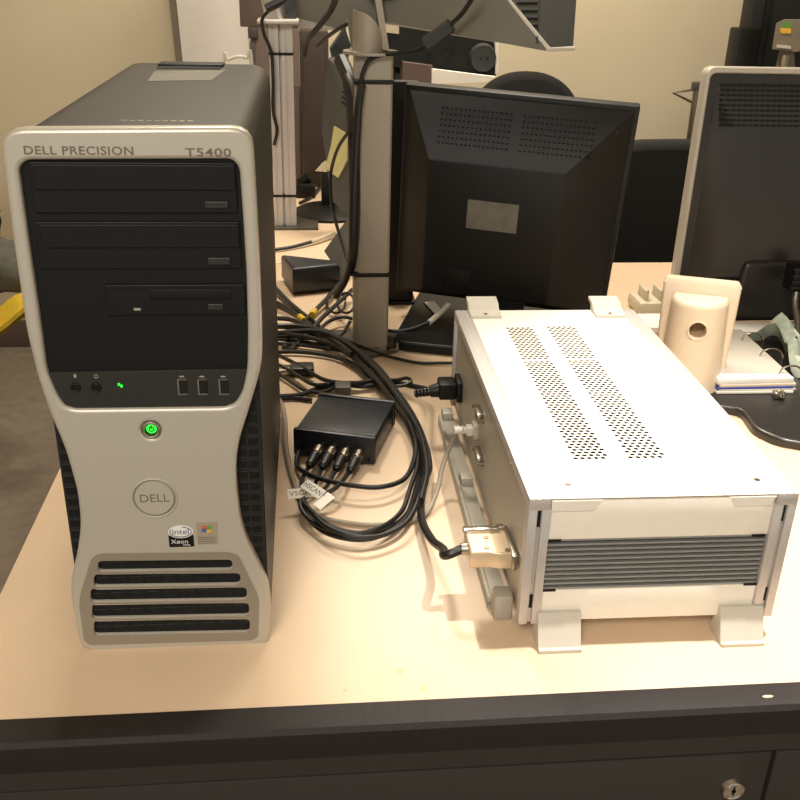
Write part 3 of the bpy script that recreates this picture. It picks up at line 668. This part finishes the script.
hang('looped_cable', 'thin black cord rising from the grey device', [(352, 22, 1.95), (340, 28, 2.0), (326, 38, 2.1), (318, 46, 2.15)], .004)
fc2 = hang('ferrite_cable', 'black cord with a sleeve hanging left of the slotted post', [(292, -8, 2.08), (282, 3, 2.08), (270, 10, 2.08), (262, 20, 2.09), (264, 34, 2.09), (271, 52, 2.10), (273, 80, 2.10), (273, 110, 2.11), (277, 130, 2.115), (274, 145, 2.115)], .0035)
part('sleeve', G().cyl(at(266, 9, 2.08), at(282, 1, 2.08), .009, .009), M['rubber'], fc2)
cable('black_cable', 'black cord on the rear desk right of the slotted post', [(300, 203, .004), (312, 196, .006), (322, 184, .008), (330, 174, .010)], .0040)
cable('black_cable', 'black cord curving on the rear desk below the disc base', [(272, 213, .004), (300, 216, .004), (318, 212, .004), (330, 205, .006)], .0030)
cable('black_cable', 'upper black cord by the socket block on the rear desk', [(302, 185, .012), (316, 184, .008), (325, 178, .010), (318, 173, .01), (300, 174, .01)], .0034)
sb = on(304, 192, .01); sbx = thing('plug_block', 'black plug block on the rear desk right of the slotted post', 'plug')
part('body', G().box(sb.x-.02, sb.x+.03, sb.y-.03, sb.y+.03, 0, .035, .006), M['black'], sbx); part('stub', G().cyl((sb.x-.01, sb.y, .03), (sb.x+.012, sb.y, .05), .014), M['black'], sbx)
cw = cable('tipped_cable', 'black cord with a pale tip on the desk above the adapter', [(272, 250, .006), (292, 247, .006), (311, 242, .008)], .0036)
part('tip', G().tube([on(311, 242, .008), on(322, 238, .010), (on(333, 233, .012))], .0045, 8, 4), M['ivory'], cw, 'pale tip')
bc = on(330, 214); dsk = thing('disc_base', 'black round base carrying a slim grey display on the rear desk', 'stand')
part('disc', G().hull([[(bc.x+.09*math.cos(t)*s, bc.y+.09*math.sin(t)*s, z) for t in [2*PI*k/32 for k in range(32)]] for s, z in ((1, 0), (1, .006), (.8, .016), (.3, .022))]), M['black'], dsk)

p = on(388, 349, .006); mb = thing('metal_bracket', 'small loose metal bracket on the front of the steel post foot', 'bracket')
part('flat', G().box(p.x-.014, p.x+.016, p.y-.006, p.y+.006, .0062, .0080).box(p.x-.002, p.x+.002, p.y-.006, p.y+.016, .0062, .0080), M['nickel'], mb); part('upright', G().box(p.x+.012, p.x+.016, p.y-.006, p.y+.006, .0080, .018), M['nickel'], mb)
p = on(370, 338, .006); solo('bolt', G().cyl((p.x-.012, p.y, .006), (p.x-.012, p.y, .016), .006, n=6).cyl((p.x-.012, p.y, .014), (p.x-.012, p.y, .020), .0035), M['nickel'], 'short bolt standing on the steel post foot', 'bolt')
# ------------------------------------------------------------------ power adapter and wedge behind
ad = thing('power_adapter', 'black power adapter brick lying on the desk behind the tower', 'adapter')
def quad_block(g, pts, z0, z1, bev=.004):
    me = outline_mesh([(p.x, p.y) for p in pts], (), z1-z0, bev); return g.mesh(me, flat(z0))
part('brick', quad_block(G(), [on(293, 296), on(340, 291), on(336, 258, .055), on(281, 252, .055)], .001, .052, .008), M['bluebk'], ad)
part('lead', G().tube([on(336, 272, .02), on(345, 268, .012), on(352, 262, .01)], .0035, 8, 5), M['rubber'], ad)
wd = on(335, 245); solo('folded_stand', G().hull([[at(324, 251, 1.78), at(345, 222, 1.80), at(349, 268, 1.74), at(342, 278, 1.72)], [p+Vector((.012, .05, 0)) for p in (at(324, 251, 1.78), at(345, 222, 1.80), at(349, 268, 1.74), at(342, 278, 1.72))]]), M['greydev'], 'dark grey wedge leaning behind the power adapter', 'stand')

# ------------------------------------------------------------------ centre monitor seen from behind
cmn = thing('monitor', 'black monitor with a grey label turned away behind the white box', 'monitor')
L3, R3 = at(405, 83, 1.50), at(641, 103, 1.40); R3.z = L3.z
vx = Vector((R3.x-L3.x, R3.y-L3.y, 0)); MW = vx.length; vx.normalize(); vy = Vector((-vx.y, vx.x, 0))   # vy points away from the viewer
MH = L3.z-.045+.002; L3 = L3+vy*.042-vx*.0150
MM = Matrix.Translation((L3.x, L3.y, .045)) @ Matrix((vx, vy, Vector((0, 0, 1)))).transposed().to_4x4() @ Matrix.Rotation(.045, 4, 'Y') @ Matrix.Rotation(.125, 4, 'X')
def mp(name, g, m, parent=cmn, label=None, X=None): return part(name, g.move(MM if X is None else X), M[m], parent, label)
mp('frame', G().box(0, MW, 0, .022, 0, MH, .003), 'monback')
mp('screen', G().box(.014, MW-.014, .0215, .0235, .016, MH-.014), 'black')
rng = lambda x0, x1, z0, z1, y: [(x0, y, z0), (x1, y, z0), (x1, y, z1), (x0, y, z1)]
rear = mp('rear_shell', G().hull([rng(.006, MW-.006, .006, MH-.006, .001), rng(.010, MW-.010, .010, MH-.010, -.004), rng(.050, MW-.092, .030, MH-.095, -.046), rng(.054, MW-.096, .034, MH-.099, -.048)]), 'monback')
g = G()
for r_ in range(7):
    for k in range(34):
        if k in (16, 17): continue
        x = .062+k*(MW-.124)/33; t = .026+r_*.0078; dep = -.004-(t-.010)/.085*.042
        g.box(x-.0018, x+.0018, dep-.0006, dep+.003, MH-t-.0014, MH-t+.0014)
mp('vent', g, 'gap', rear)
mp('label', G().box(MW*.33, MW*.555, -.0487, -.0480, MH*.425, MH*.560), 'smear', rear, 'pale grey worn label')
mp('screw', G().cyl((MW-.030, -.006, MH-.038), (MW-.030, -.014, MH-.038), .005).cyl((MW-.115, -.047, .050), (MW-.115, -.0495, .050), .005), 'black', rear)
mp('port_cover', G().box(.085, .13, -.0493, -.047, .036, .075, .001), 'black', rear)
mp('neck', G().box(MW/2-.045, MW/2+.045, -.043, -.010, -.034, .08, .004), 'black')
bs = [on(393, 326), on(418, 335), on(470, 366), on(520, 352)]
mp('base', G().plate(rrect(MW/2-.150, MW/2+.125, -.165, .110, .03, 6), Matrix.Translation((0, 0, -.044)), .016, (), .004), 'black', X=MM @ Matrix.Rotation(-.125, 4, 'X') @ Matrix.Rotation(-.045, 4, 'Y'))
# second screen behind it
c2 = thing('dark_panel', 'narrow black upright panel between the collared post and the labelled monitor', 'panel')
a, b = at(386, 81, 1.60), at(386, 287, 1.60)
part('panel', G().box(a.x, a.x+.055, 1.60, 1.622, .006, a.z, .003), M['monback'], c2)
part('foot', G().box(a.x-.005, a.x+.060, 1.595, 1.66, 0, .0065, .002), M['black'], c2)
wp = on(430, 309); wpo = solo('cable_clip', G().hull([[on(424, 302, .02), on(434, 301, .03), on(440, 308, .03), on(437, 316, .02)], [on(424, 304, .002), on(434, 303, .002), on(440, 311, .002), on(437, 318, .002)]]), M['foot'], 'small white clip beside the grey-tipped lead', 'clip')

# ------------------------------------------------------------------ top monitor on the collared post
tm = thing('monitor', 'grey tilted display with white edging hanging from the collared post', 'monitor')
def slab(g, pts, y, vec): return g.prism([at(px, py, y if not isinstance(y, (list, tuple)) else y[i]) for i, (px, py) in enumerate(pts)], vec)
A = [(380, 21), (546, 51), (508, 1), (440, -80), (372, -80)]
part('back_panel', slab(G(), A, [1.42, 1.30, 1.33, 1.38, 1.42], (.004, .02, .006)), M['mongrey'], tm, 'smooth grey panel')
B = [(549, 50), (573, 48), (582, -80), (442, -80), (508, 1)]
b0, b1, b4 = at(549, 50, 1.302), at(573, 48, 1.33), at(508, 1, 1.332); bn = (b1-b0).cross(b4-b0)
def onB(px, py): d = ray(px, py); return CAM+d*((b0-CAM).dot(bn)/d.dot(bn))
part('side_shell', G().prism([onB(*q) for q in B], (.004, .03, .004)), M['monside'], tm, 'dark blue-grey ribbed shell')
e = [onB(442, -80), onB(508, 0), onB(549, 49.5), onB(574, 48.5)]
part('edging', G().tube(e, .0030, 8, 0), M['foot'], tm, 'white edging')
g = G()
for k, (xa_, xb_, y) in enumerate(((517, 537, 3), (522, 537, 11), (527, 537, 18.5), (531, 537, 25.5))):
    a, b = onB(xa_, y), onB(xb_, y); g.cyl(a, b, .0018, n=8)
a, b = onB(540, -10), onB(537, 42); g.cyl(a, b, .0012, n=6)
part('vent', g, M['gap'], tm)
part('mount', G().box(.085, .16, 1.39, 1.47, .515, .545, .004), M['mongrey'], tm)
# left post's display
tl = thing('monitor', 'small grey panel held above the slotted post', 'monitor')
part('panel', slab(G(), [(290, 16), (300, 28), (346, 31), (356, -60), (284, -60)], [2.2, 2.2, 2.25, 2.25, 2.2], (0, .03, .004)), M['mongrey'], tl)
part('vented_back', slab(G(), [(283, 0), (286, 19), (296, 19), (296, -50), (283, -50)], 2.14, (0, .06, 0)), M['monside'], tl)

# ------------------------------------------------------------------ right monitor seen from behind
rm = thing('monitor', 'silver-rimmed dark monitor cut by the right edge of the picture', 'monitor')
RY = 1.48; a = at(705, 67, RY); RT = a.z; RX = a.x+.004; RB = .012; RW = .47
part('rim', G().plate(rounded([(RX-.002, RB), (RX+RW, RB), (RX+RW, RT), (RX, RT)], .014, 6), front(RY+.022), .022, [rounded([(RX+.008, RB+.022), (RX+RW-.008, RB+.022), (RX+RW-.008, RT-.009), (RX+.008, RT-.009)], .010, 6)], .003), M['silver'], rm, 'silver rim')
part('rear_shell', G().plate(rounded([(RX+.006, RB+.020), (RX+RW-.006, RB+.020), (RX+RW-.006, RT-.007), (RX+.006, RT-.007)], .010, 6), front(RY+.018), .014, (), .002).hull([rng(RX+.02, RX+RW-.02, RB+.05, RT-.02, RY+.005), rng(RX+.06, RX+RW-.06, RB+.08, RT-.09, RY-.018)]), M['mongloss'], rm)
part('screen', G().box(RX+.012, RX+RW-.012, RY+.0215, RY+.0228, RB+.02, RT-.012), M['black'], rm)
g = G()
for r_ in range(9):
    for k in range(44):
        x = RX+.030+k*.0093; z = RT-.026-r_*.0072; dep = RY+.005-.023*max(0, (RT-.02-z))/.07
        g.box(x-.0034, x+.0034, dep-.0016, dep+.004, z-.0014, z+.0014)
part('vent', g, M['gap'], rm)
p0, p1, p2, p3 = at(735, 322, RY-.05), at(752, 266, RY-.05), at(800, 268, RY-.05), at(830, 324, RY-.05)
nk = part('neck', G().plate(rounded([(p0.x, .014), (p1.x, p1.z), (p1.x+.14, p1.z), (p0.x+.17, .014)], .014, 5), front(RY-.002), .024, (), .008), M['mongloss'], rm, 'brown-black neck of the stand')
base = [(.530, 1.150), (.586, 1.122), (.579, 1.066), (.596, 1.034), (.640, 1.012), (.80, 1.0), (.95, 1.012), (1.00, 1.06), (1.02, 1.22), (.98, 1.45), (.60, 1.45), (.540, 1.30)]
part('base', G().plate(rounded(base, .012, 4), flat(.0), .013, (), .004), M['mongloss'], rm, 'dark stand base')
vc = thing('video_cable', 'shiny grey-brown video cable with black plug behind the right monitor', 'cable')
part('cord', G().tube([at(796, 292, 1.40), at(795, 305, 1.39), at(798, 325, 1.36), at(796, 345, 1.33), at(796, 365, 1.31), at(803, 382, 1.30), at(815, 390, 1.30)], .0052, 10, 6), M['steel'], vc)
a = at(795, 277, 1.41); part('plug', G().box(a.x-.010, a.x+.018, 1.395, 1.43, a.z-.022, a.z+.020, .004), M['black'], vc)
g = G()
for k in range(4): g.box(a.x-.012, a.x+.006, 1.392, 1.40, a.z-.016+k*.010, a.z-.011+k*.010, .001)
part('grip_rib', g, M['rubber'], vc)

# ------------------------------------------------------------------ cream speaker
sp = thing('speaker', 'cream plastic speaker with a round port, behind the white box', 'speaker')
SX, SYB = .549, 1.226
def dshape(cx, y0, hw, dep, z, n=22, p=2.4):
    pts = [(cx+hw, y0, z)]
    for k in range(n+1):
        t = PI*k/n; c, s = math.cos(t), math.sin(t)
        pts.append((cx+hw*math.copysign(abs(c)**(2/p), c), y0-.002-dep*abs(s)**(2/p), z))
    pts.append((cx-hw, y0, z)); return pts
g = G()
def sring(z):
    t = z/.142; hw = .0445-.006*t; dep = .058-.012*t; e = max(0, (z-.136)/.006); hw -= .004*e*e; dep -= .005*e*e
    return dshape(SX, SYB, hw, dep, z, 44)
rings = [sring(z) for z in [0, .02, .04, .06, .075, .085, .095, .105, .115, .125, .132, .136, .139, .141, .142]]
body = part('body', g.hull(rings), M['spk'], sp)
hc = Vector((SX, SYB-.052, at(699, 332, 1.175).z)); nrm = Vector((0, -1, .06)).normalized()
co = G().cyl(hc+Vector((0, -.03, 0)), hc+Vector((0, .035, 0)), .0118, n=32)
cut = link('cutter', co, M['spkin'])
md = body.modifiers.new('b', 'BOOLEAN'); md.object = cut; md.operation = 'DIFFERENCE'; md.solver = 'EXACT'
dg = bpy.context.evaluated_depsgraph_get(); dg.update()
nm_ = bpy.data.meshes.new_from_object(body.evaluated_get(dg)); body.modifiers.clear(); body.data = nm_; nm_.name = 'body'
bb = bmesh.new(); bb.from_mesh(nm_)
for e in bb.edges:
    if len(e.link_faces) == 2: e.smooth = e.calc_face_angle(0) < math.radians(32)
bb.to_mesh(nm_); bb.free()
bpy.data.objects.remove(cut)
part('port_ring', G().torus((hc.x, SYB-.0505, hc.z), (0, 1, -.07), .0130, .0016, 36), M['spk'], sp)
part('port_back', G().cyl((hc.x, SYB-.020, hc.z), (hc.x, SYB-.0185, hc.z), .0117), M['spkin'], sp)
# flared front baffle, seen from behind
def baf(z, hw, y, th): return [(SX+a, y+b, z) for a, b in rounded([(-hw, 0), (hw, 0), (hw, th), (-hw, th)], .006, 4)]
part('baffle', G().hull([baf(0, .049, SYB-.006, .030), baf(.06, .050, SYB-.004, .028), baf(.12, .052, SYB, .026), baf(.154, .053, SYB+.002, .024), baf(.1595, .049, SYB+.005, .018)]), M['spk'], sp)

SROT = Matrix.Translation((SX, SYB, 0)) @ Matrix.Rotation(-.36, 4, 'Z') @ Matrix.Translation((-SX, -SYB, 0))
for o in sp.children: o.data.transform(SROT)

# ------------------------------------------------------------------ papers, binder, film
def sheet(p, w_, l_, z0, z1, rz=0.0): return G().box(-w_/2, w_/2, 0, l_, z0, z1, .0006).move(Matrix.Translation((p[0], p[1], 0)) @ Matrix.Rotation(rz, 4, 'Z'))
bx, by, bz = .628, 1.168, .0135
bnd = thing('paper_stack', 'stack of ring-bound papers with a blue sheet on the dark stand base', 'paper')
zz = bz
for i, (hgt, m, nm2) in enumerate(((.004, 'paper', 'lower_pages'), (.0022, 'foot', 'middle_pages'), (.0032, 'blue', 'blue_sheet'), (.004, 'spk', 'cream_pages'), (.008, 'paper', 'upper_pages'))):
    part(nm2, sheet((bx+.004*(i % 2)-.002, by+.001*i), .112, .20, zz, zz+hgt, -.02+.01*i), M[m], bnd); zz += hgt
part('printed_page', sheet((bx+.004, by+.022), .098, .176, zz, zz+.0006, -.03), M['greypap'], bnd, 'grey printed page on top')
for k, yv in enumerate((by+.02, by+.085, by+.15)):
    pts = [(bx+.038, yv, zz-.002), (bx+.045, yv, zz+.010), (bx+.062, yv-.002, zz+.012), (bx+.072, yv-.004, zz+.002), (bx+.074, yv-.004, zz-.014)]
    part('binding_ring', G().tube(pts, .0014, 7, 5), M['chrome'], bnd, 'thin metal ring')
bk = on(755, 334); solo('notebook', G().box(.66, .82, 1.395, 1.440, .0135, .020, .001), M['paper'], 'thin white notebook under the lower edge of the right monitor', 'notebook')
# crumpled greenish film
b = bmesh.new(); bmesh.ops.create_grid(b, x_segments=14, y_segments=18, size=.5)
for v in b.verts:
    x, y = v.co.x, v.co.y; v.co = (.765+x*.09+.01*math.sin(9*y), 1.28+y*.20, .030+.016*math.sin(11*x+5*y)+.012*math.sin(17*y-6*x)+.006*random.random())
bmesh.ops.solidify(b, geom=b.faces[:], thickness=.0012)
solo('plastic_film', G().merge(b), M['leaf'], 'crumpled greenish plastic film right of the paper stack', 'plastic sheet')
ck = on(777, 397, .015); cl = thing('binder_clip', 'small metal clip at the front corner of the paper stack', 'clip')
part('jaw', G().box(ck.x-.006, ck.x+.010, ck.y-.006, ck.y+.006, .0135, .024, .002), M['nickel'], cl); part('lever', G().torus((ck.x+.002, ck.y-.006, .022), (1, .2, .3), .006, .0010, 18, 5), M['chrome'], cl)
# charging cradle behind the speaker
cr = thing('charging_cradle', 'ivory plastic cradle with upright prongs between monitor and speaker', 'cradle')
c0 = on(638, 317)
part('tray', G().box(c0.x, c0.x+.09, c0.y, c0.y+.07, 0, .026, .008), M['ivory'], cr)
for k in range(3):
    x = c0.x+.012+k*.026; part('prong', G().box(x, x+.008, c0.y+.012, c0.y+.052, .02, .045, .0035), M['ivory'], cr)
fp = on(648, 330); solo('card_box', G().box(fp.x-.012, fp.x+.06, fp.y-.02, fp.y+.05, 0, .012, .002), M['paper'], 'low white card box in front of the ivory cradle', 'box')

# ------------------------------------------------------------------ background equipment on the rear desk
sbx = thing('loudspeaker', 'dark brown boxy loudspeaker right of the slotted post', 'speaker')
a, b = at(299, 30, 2.55), at(328, 172, 2.55)
part('cabinet', G().box(a.x, b.x+.004, 2.55, 2.74, 0.0, a.z, .006), M['brown'], sbx)
part('lit_side', G().box(a.x-.022, a.x-.001, 2.56, 2.74, 0, at(300, 95, 2.55).z, .002), M['brown2'], sbx, 'side coloured paler as if lit')  # the cabinet's lit side, put into a paler colour
part('grille', G().box(a.x+.008, b.x-.004, 2.545, 2.551, .04, a.z-.02, .002), M['brown'], sbx)
gd = thing('display', 'slim grey vented display tilted above the disc base', 'monitor')
P = [(345, 70), (360, 92), (357, 232), (333, 196), (331, 150)]
part('shell', slab(G(), [(327, 58), (360, 84), (358, 226), (331, 200), (322, 130)], [2.12, 2.08, 2.02, 2.05, 2.1], (.02, .05, 0)), M['greydev'], gd)
g = G()
for k in range(5):
    a, b = at(343+1-k*.6, 82+k*5, 2.07), at(352-k*.2, 86+k*5.2, 2.05); g.cyl(a, b, .0022, n=6)
part('vent', g, M['gap'], gd)
part('rear_bulge', slab(G(), [(330, 50), (345, 28), (351, 45), (347, 66), (333, 64)], 2.16, (0, .06, 0)), M['monside'], gd)
part('stem', G().box(bc.x-.02, bc.x+.02, bc.y+.0, bc.y+.03, .015, .12, .004), M['black'], gd)
n0, n1, n2 = at(322, 130, 2.10), at(360, 84, 2.08), at(358, 226, 2.02); nn = (n1-n0).cross(n2-n0).normalized()
if nn.y > 0: nn = -nn
def onD(px, py, off): d = ray(px, py); return CAM+d*((n0+nn*off-CAM).dot(nn)/d.dot(nn))
np_ = thing('paper_note', 'yellow paper slip stuck to the grey vented display', 'paper')
part('slip', G().prism([onD(*q, .010) for q in [(334, 126), (347, 134), (347, 160), (338, 178), (325, 168), (331, 145)]], -nn*.012), M['yellow'], np_)
part('fold', G().prism([onD(*q, .009) for q in [(322, 163), (326, 160), (327, 172), (315, 171)]], -nn*.0015), M['ivory'], np_)
# black device under the top monitor
av = thing('audio_unit', 'black audio unit with a round dial on a stand behind the centre monitor', 'equipment')
a, b = at(388, 23, 2.40), at(497, 74, 2.40)
zt, zb = at(440, 30, 2.40).z, at(440, 72, 2.40).z
part('body', G().hull([[at(372, 22, 2.4), at(372, 64, 2.4), at(496, 76, 2.4), at(494, 42, 2.4)], [p+Vector((0, .22, 0)) for p in (at(372, 22, 2.4), at(372, 64, 2.4), at(496, 76, 2.4), at(494, 42, 2.4))]]), M['monback'], av)
part('label', slab(G(), [(383, 24), (399, 26), (399, 34), (383, 32)], 2.396, (0, .003, 0)), M['ivory'], av, 'pale label')
c = at(483, 58, 2.39); part('dial', G().cyl(c+Vector((0, .012, 0)), c+Vector((0, -.012, 0)), .034, .030, 28), M['monside'], av)
g = G()
for dx in (-.008, .008): g.cyl(c+Vector((dx, -.011, 0)), c+Vector((dx, -.0135, 0)), .003, n=8)
part('dial_hole', g, M['gap'], av)
g = G()
for px, py in ((452, 47), (446, 55), (430, 50)): q = at(px, py, 2.395); g.cyl(q, q+Vector((0, -.006, 0)), .008, n=14)
part('knob', g, M['gap'], av)
part('edge_strip', slab(G(), [(495.5, 41), (498.5, 41.5), (498.5, 74), (495.5, 74)], 2.392, (0, .02, 0)), M['paper'], av, 'white edge strip')
part('stand', G().box(.22, .32, 2.46, 2.58, 0, at(420, 68, 2.5).z, .003), M['black'], av)
solo('card_sheet', slab(G(), [(432, 69), (496, 77), (488, 82), (432, 84)], 2.36, (0, .02, 0)), M['paper'], 'white card propped under the black audio unit', 'card')
o_ = solo('small_box', slab(G(), [(403, 62), (433, 66), (433, 110), (403, 106)], 2.37, (0, .08, 0)), M['brown2'], 'mauve-brown box below the black audio unit', 'box')
# ------------------------------------------------------------------ wall things
a, b = at(182, 0, 3.27), at(250, 62, 3.27)
pz0, pz1 = -.60, a.z+.35
wbd = thing('white_board', 'plain white board leaning on the back wall above the tower', 'board')
part('sheet', G().hull([[(a.x+.022, 3.262, pz0), (b.x-.002, 3.262, pz0), (b.x-.002, 3.262, pz1), (a.x-.03, 3.262, pz1)], [(a.x+.022, 3.28, pz0), (b.x-.002, 3.28, pz0), (b.x-.002, 3.28, pz1), (a.x-.03, 3.28, pz1)]]), M['paper'], wbd)
part('lower_rail', G().box(a.x+.0, b.x, 3.24, 3.298, -.74, -.60), M['alu'], wbd)
part('board_shadow', G().hull([[(a.x+.0, 3.282, pz0), (a.x+.05, 3.282, pz0), (a.x+.05, 3.282, pz1), (a.x-.055, 3.282, pz1)], [(a.x+.0, 3.298, pz0), (a.x+.05, 3.298, pz0), (a.x+.05, 3.298, pz1), (a.x-.055, 3.298, pz1)]]), M['beige'], wbd)  # darker strip drawn as the shadow along the board's left edge
cp = thing('partition', 'mauve-brown partition panel behind the slotted post', 'partition')
a, b = at(239, 0, 2.95), at(300, 100, 2.95); n0 = at(250, 27, 2.95)
part('panel', G().box(n0.x, b.x, 2.95, 2.99, -.70, n0.z, .003).box(a.x, b.x, 2.95, 2.99, n0.z, .9, .003), M['brown2'], cp)
part('foot', G().box(n0.x, b.x, 2.88, 3.05, -.74, -.70), M['brown'], cp)
part('edge_lip', G().box(n0.x-.002, n0.x+.012, 2.94, 2.951, -.6, n0.z-.04, .002).box(n0.x-.006, n0.x+.022, 2.938, 2.951, n0.z-.03, n0.z, .002), M['brown'], cp)
cc = [at(224, 66, 2.2), at(228, 60, 2.2), at(238, 56.5, 2.2), at(247, 58, 2.2), at(252, 64, 2.2)]
cwt = thing('white_cable', 'white cable arching behind the top of the tower', 'cable'); part('cord', G().tube([Vector((cc[0].x-.01, 2.2, 0.004))]+cc+[Vector((cc[-1].x+.01, 2.2, .004))], .0035, 9, 6), M['foot'], cwt)
# right-hand equipment
rk = thing('equipment_rack', 'black equipment rack against the wall in the upper right corner', 'rack')
a = at(729, 66, 2.9); a2 = at(733, 28, 2.9); a3 = at(748, 28, 2.9); a4 = at(755, 0, 2.9)
part('column', G().box(at(752, 14, 2.9).x, a3.x+.50, 2.9, 2.98, -.74, .95, .006), M['monback'], rk)
part('side_box', G().box((a.x+a2.x)/2+.012, a3.x+.04, 2.89, 2.96, -.74, a2.z, .006), M['black'], rk)
part('ridge', G().box(a3.x+.04, a3.x+.055, 2.89, 2.902, -.5, .9), M['monback'], rk)
dv = thing('sensor_unit', 'beige unit with green and yellow stickers in front of the rack', 'equipment')
X_ = 2.75
part('housing', slab(G(), [(776, 24), (784, 20), (822, 20), (822, 46), (796, 52), (772, 49)], X_, (.02, .04, 0)), M['beige'], dv)
part('neck', slab(G(), [(780, 49), (794, 51), (796, 80), (774, 80)], X_+.02, (.012, .03, 0)), M['beige'], dv)
part('green_sticker', slab(G(), [(783, 22), (791, 22), (792, 27.5), (782, 27.5)], X_-.002, (0, .002, 0)), M['stgreen'], dv)
part('yellow_sticker', slab(G(), [(780.5, 28), (791, 28), (791, 33.5), (781, 33.5)], X_-.002, (0, .002, 0)), M['styel'], dv)
part('white_tag', slab(G(), [(777.5, 44.5), (791, 46), (791, 49), (777, 47.5)], X_-.003, (0, .003, 0)), M['foot'], dv)
q = at(785, 66, X_); part('bracket', G().box(q.x-.01, q.x+.006, X_-.004, X_+.02, q.z-.04, q.z+.03, .002), M['nickel'], dv)
part('pedestal', G().box(q.x-.06, q.x+.08, X_, X_+.12, -.74, q.z-.035, .004), M['black'], dv)
sd = thing('metal_stand', 'thin metal stand with a pointed arm behind the right monitor', 'stand')
P = lambda px, py: at(px, py, 2.85)
part('arm', G().tube([P(696, 104), P(673, 93), P(697, 89)], .005, 8, 0), M['nickel'], sd)
q = P(692, 120); part('pole', G().cyl((P(697, 84).x, 2.85, P(697, 84).z), (P(688, 160).x, 2.85, -.72), .009, n=12), M['nickel'], sd)
q2 = P(697, 84); part('knob', G().box(q2.x-.014, q2.x+.02, 2.84, 2.86, q2.z-.018, q2.z+.006, .003), M['greydev'], sd)
qf = P(688, 160); part('foot', G().cyl((qf.x, 2.85, -.74), (qf.x, 2.85, -.72), .12, .10, 24), M['greydev'], sd)

# ------------------------------------------------------------------ chairs
def chair(label, cx, cy, rz, top, wback, seat_z=-.28, rnd=.9, reach=.26, turn=.3):
    t = thing('office_chair', label, 'chair', 'office chairs behind the desks')
    X = Matrix.Translation((cx, cy, 0)) @ Matrix.Rotation(rz, 4, 'Z')
    hw = wback/2; hb = top-(seat_z+.06)
    pts = rounded([(-hw*.85, seat_z+.08), (hw*.85, seat_z+.08), (hw, top-.20)], [.05, .05, .02], 6)[:-1]+[(hw*math.copysign(abs(math.cos(t))**rnd, math.cos(t)), top-.20+.20*abs(math.sin(t))**.8) for t in [PI*k/24 for k in range(25)]]
    part('backrest', G().plate(pts, front(.05), .06, (), .02).move(X), M['chair'], t)
    part('seat', G().plate(rrect(-.24, .24, -.46, .02, .08, 6), Matrix.Translation((0, -.02, seat_z-.07)), .08, (), .025).move(X), M['chair'], t)
    part('back_strut', G().box(-.03, .03, .03, .055, seat_z-.05, seat_z+.2, .005).move(X), M['black'], t)
    part('gas_column', G().cyl((0, -.22, -.66), (0, -.22, seat_z-.06), .025).move(X), M['black'], t)
    for k in range(5):
        a = 2*PI*k/5+turn; e = Vector((reach*math.cos(a), -.22+reach*math.sin(a), -.69))
        lg = part('leg', G().tube([Vector((0, -.22, -.655)), e], lambda s: .022-.008*s, 8, 0).move(X), M['black'], t)
        part('caster', G().cyl(e+Vector((-.012, 0, -.025)), e+Vector((.012, 0, -.025)), .025, n=16).move(X), M['rubber'], lg)
    return t
q = at(527, 71, 2.98); chair('black office chair with its rounded top showing above the labelled monitor', q.x, 2.95, 0, q.z, .36, -.28)
q = at(672, 147, 2.30); chair('black office chair with a broad back between the two monitors', q.x+.04, 2.36, .06, q.z+.005, .50, -.30, .5)
q = on(16, 352, -.27); chair('black office chair left of the tower beyond the desk', q.x-.33, q.y+.38, -.4, .17, .50, -.28, .9, .20, 1.0)
q = on(4, 300, -.20)
b = bmesh.new(); bmesh.ops.create_grid(b, x_segments=10, y_segments=10, size=.5)
for v in b.verts:
    x, y = v.co.x, v.co.y; v.co = (q.x+x*.20, q.y+y*.12, -.235+.03*math.sin(6*x+2*y)+.015*math.sin(9*y))
bmesh.ops.solidify(b, geom=b.faces[:], thickness=.012)
solo('yellow_cloth', G().merge(b), M['yelcloth'], 'yellow cloth lying on the chair left of the tower', 'cloth')
q = on(2, 272, -.16)
b = bmesh.new(); bmesh.ops.create_uvsphere(b, u_segments=20, v_segments=12, radius=1)
for v in b.verts:
    n = 1+.12*math.sin(5*v.co.x+3*v.co.z)+.08*math.sin(7*v.co.y); v.co = (q.x-.02+v.co.x*.13*n, q.y+.03+v.co.y*.08*n, -.155+v.co.z*.07*n)
solo('grey_jacket', G().merge(b), M['greycloth'], 'bunched grey jacket on the chair behind the yellow cloth', 'clothing')

# ------------------------------------------------------------------ put every thing's origin at its base and lift to desk height
roots = [o for o in COL.objects if o.parent is None and o.type in ('MESH', 'EMPTY')]
def tree(o):
    out = [o]
    for c in o.children: out += tree(c)
    return out
bpy.context.view_layer.update()
for r in roots:
    ms = [o for o in tree(r) if o.type == 'MESH']
    co = [v.co for o in ms for v in o.data.vertices]
    lo = Vector([min(c[i] for c in co) for i in range(3)]); hi = Vector([max(c[i] for c in co) for i in range(3)])
    org = Vector(((lo.x+hi.x)/2, (lo.y+hi.y)/2, lo.z))
    for o in ms: o.data.transform(Matrix.Translation(-org))
    r.location = org+Vector((0, 0, LIFT))
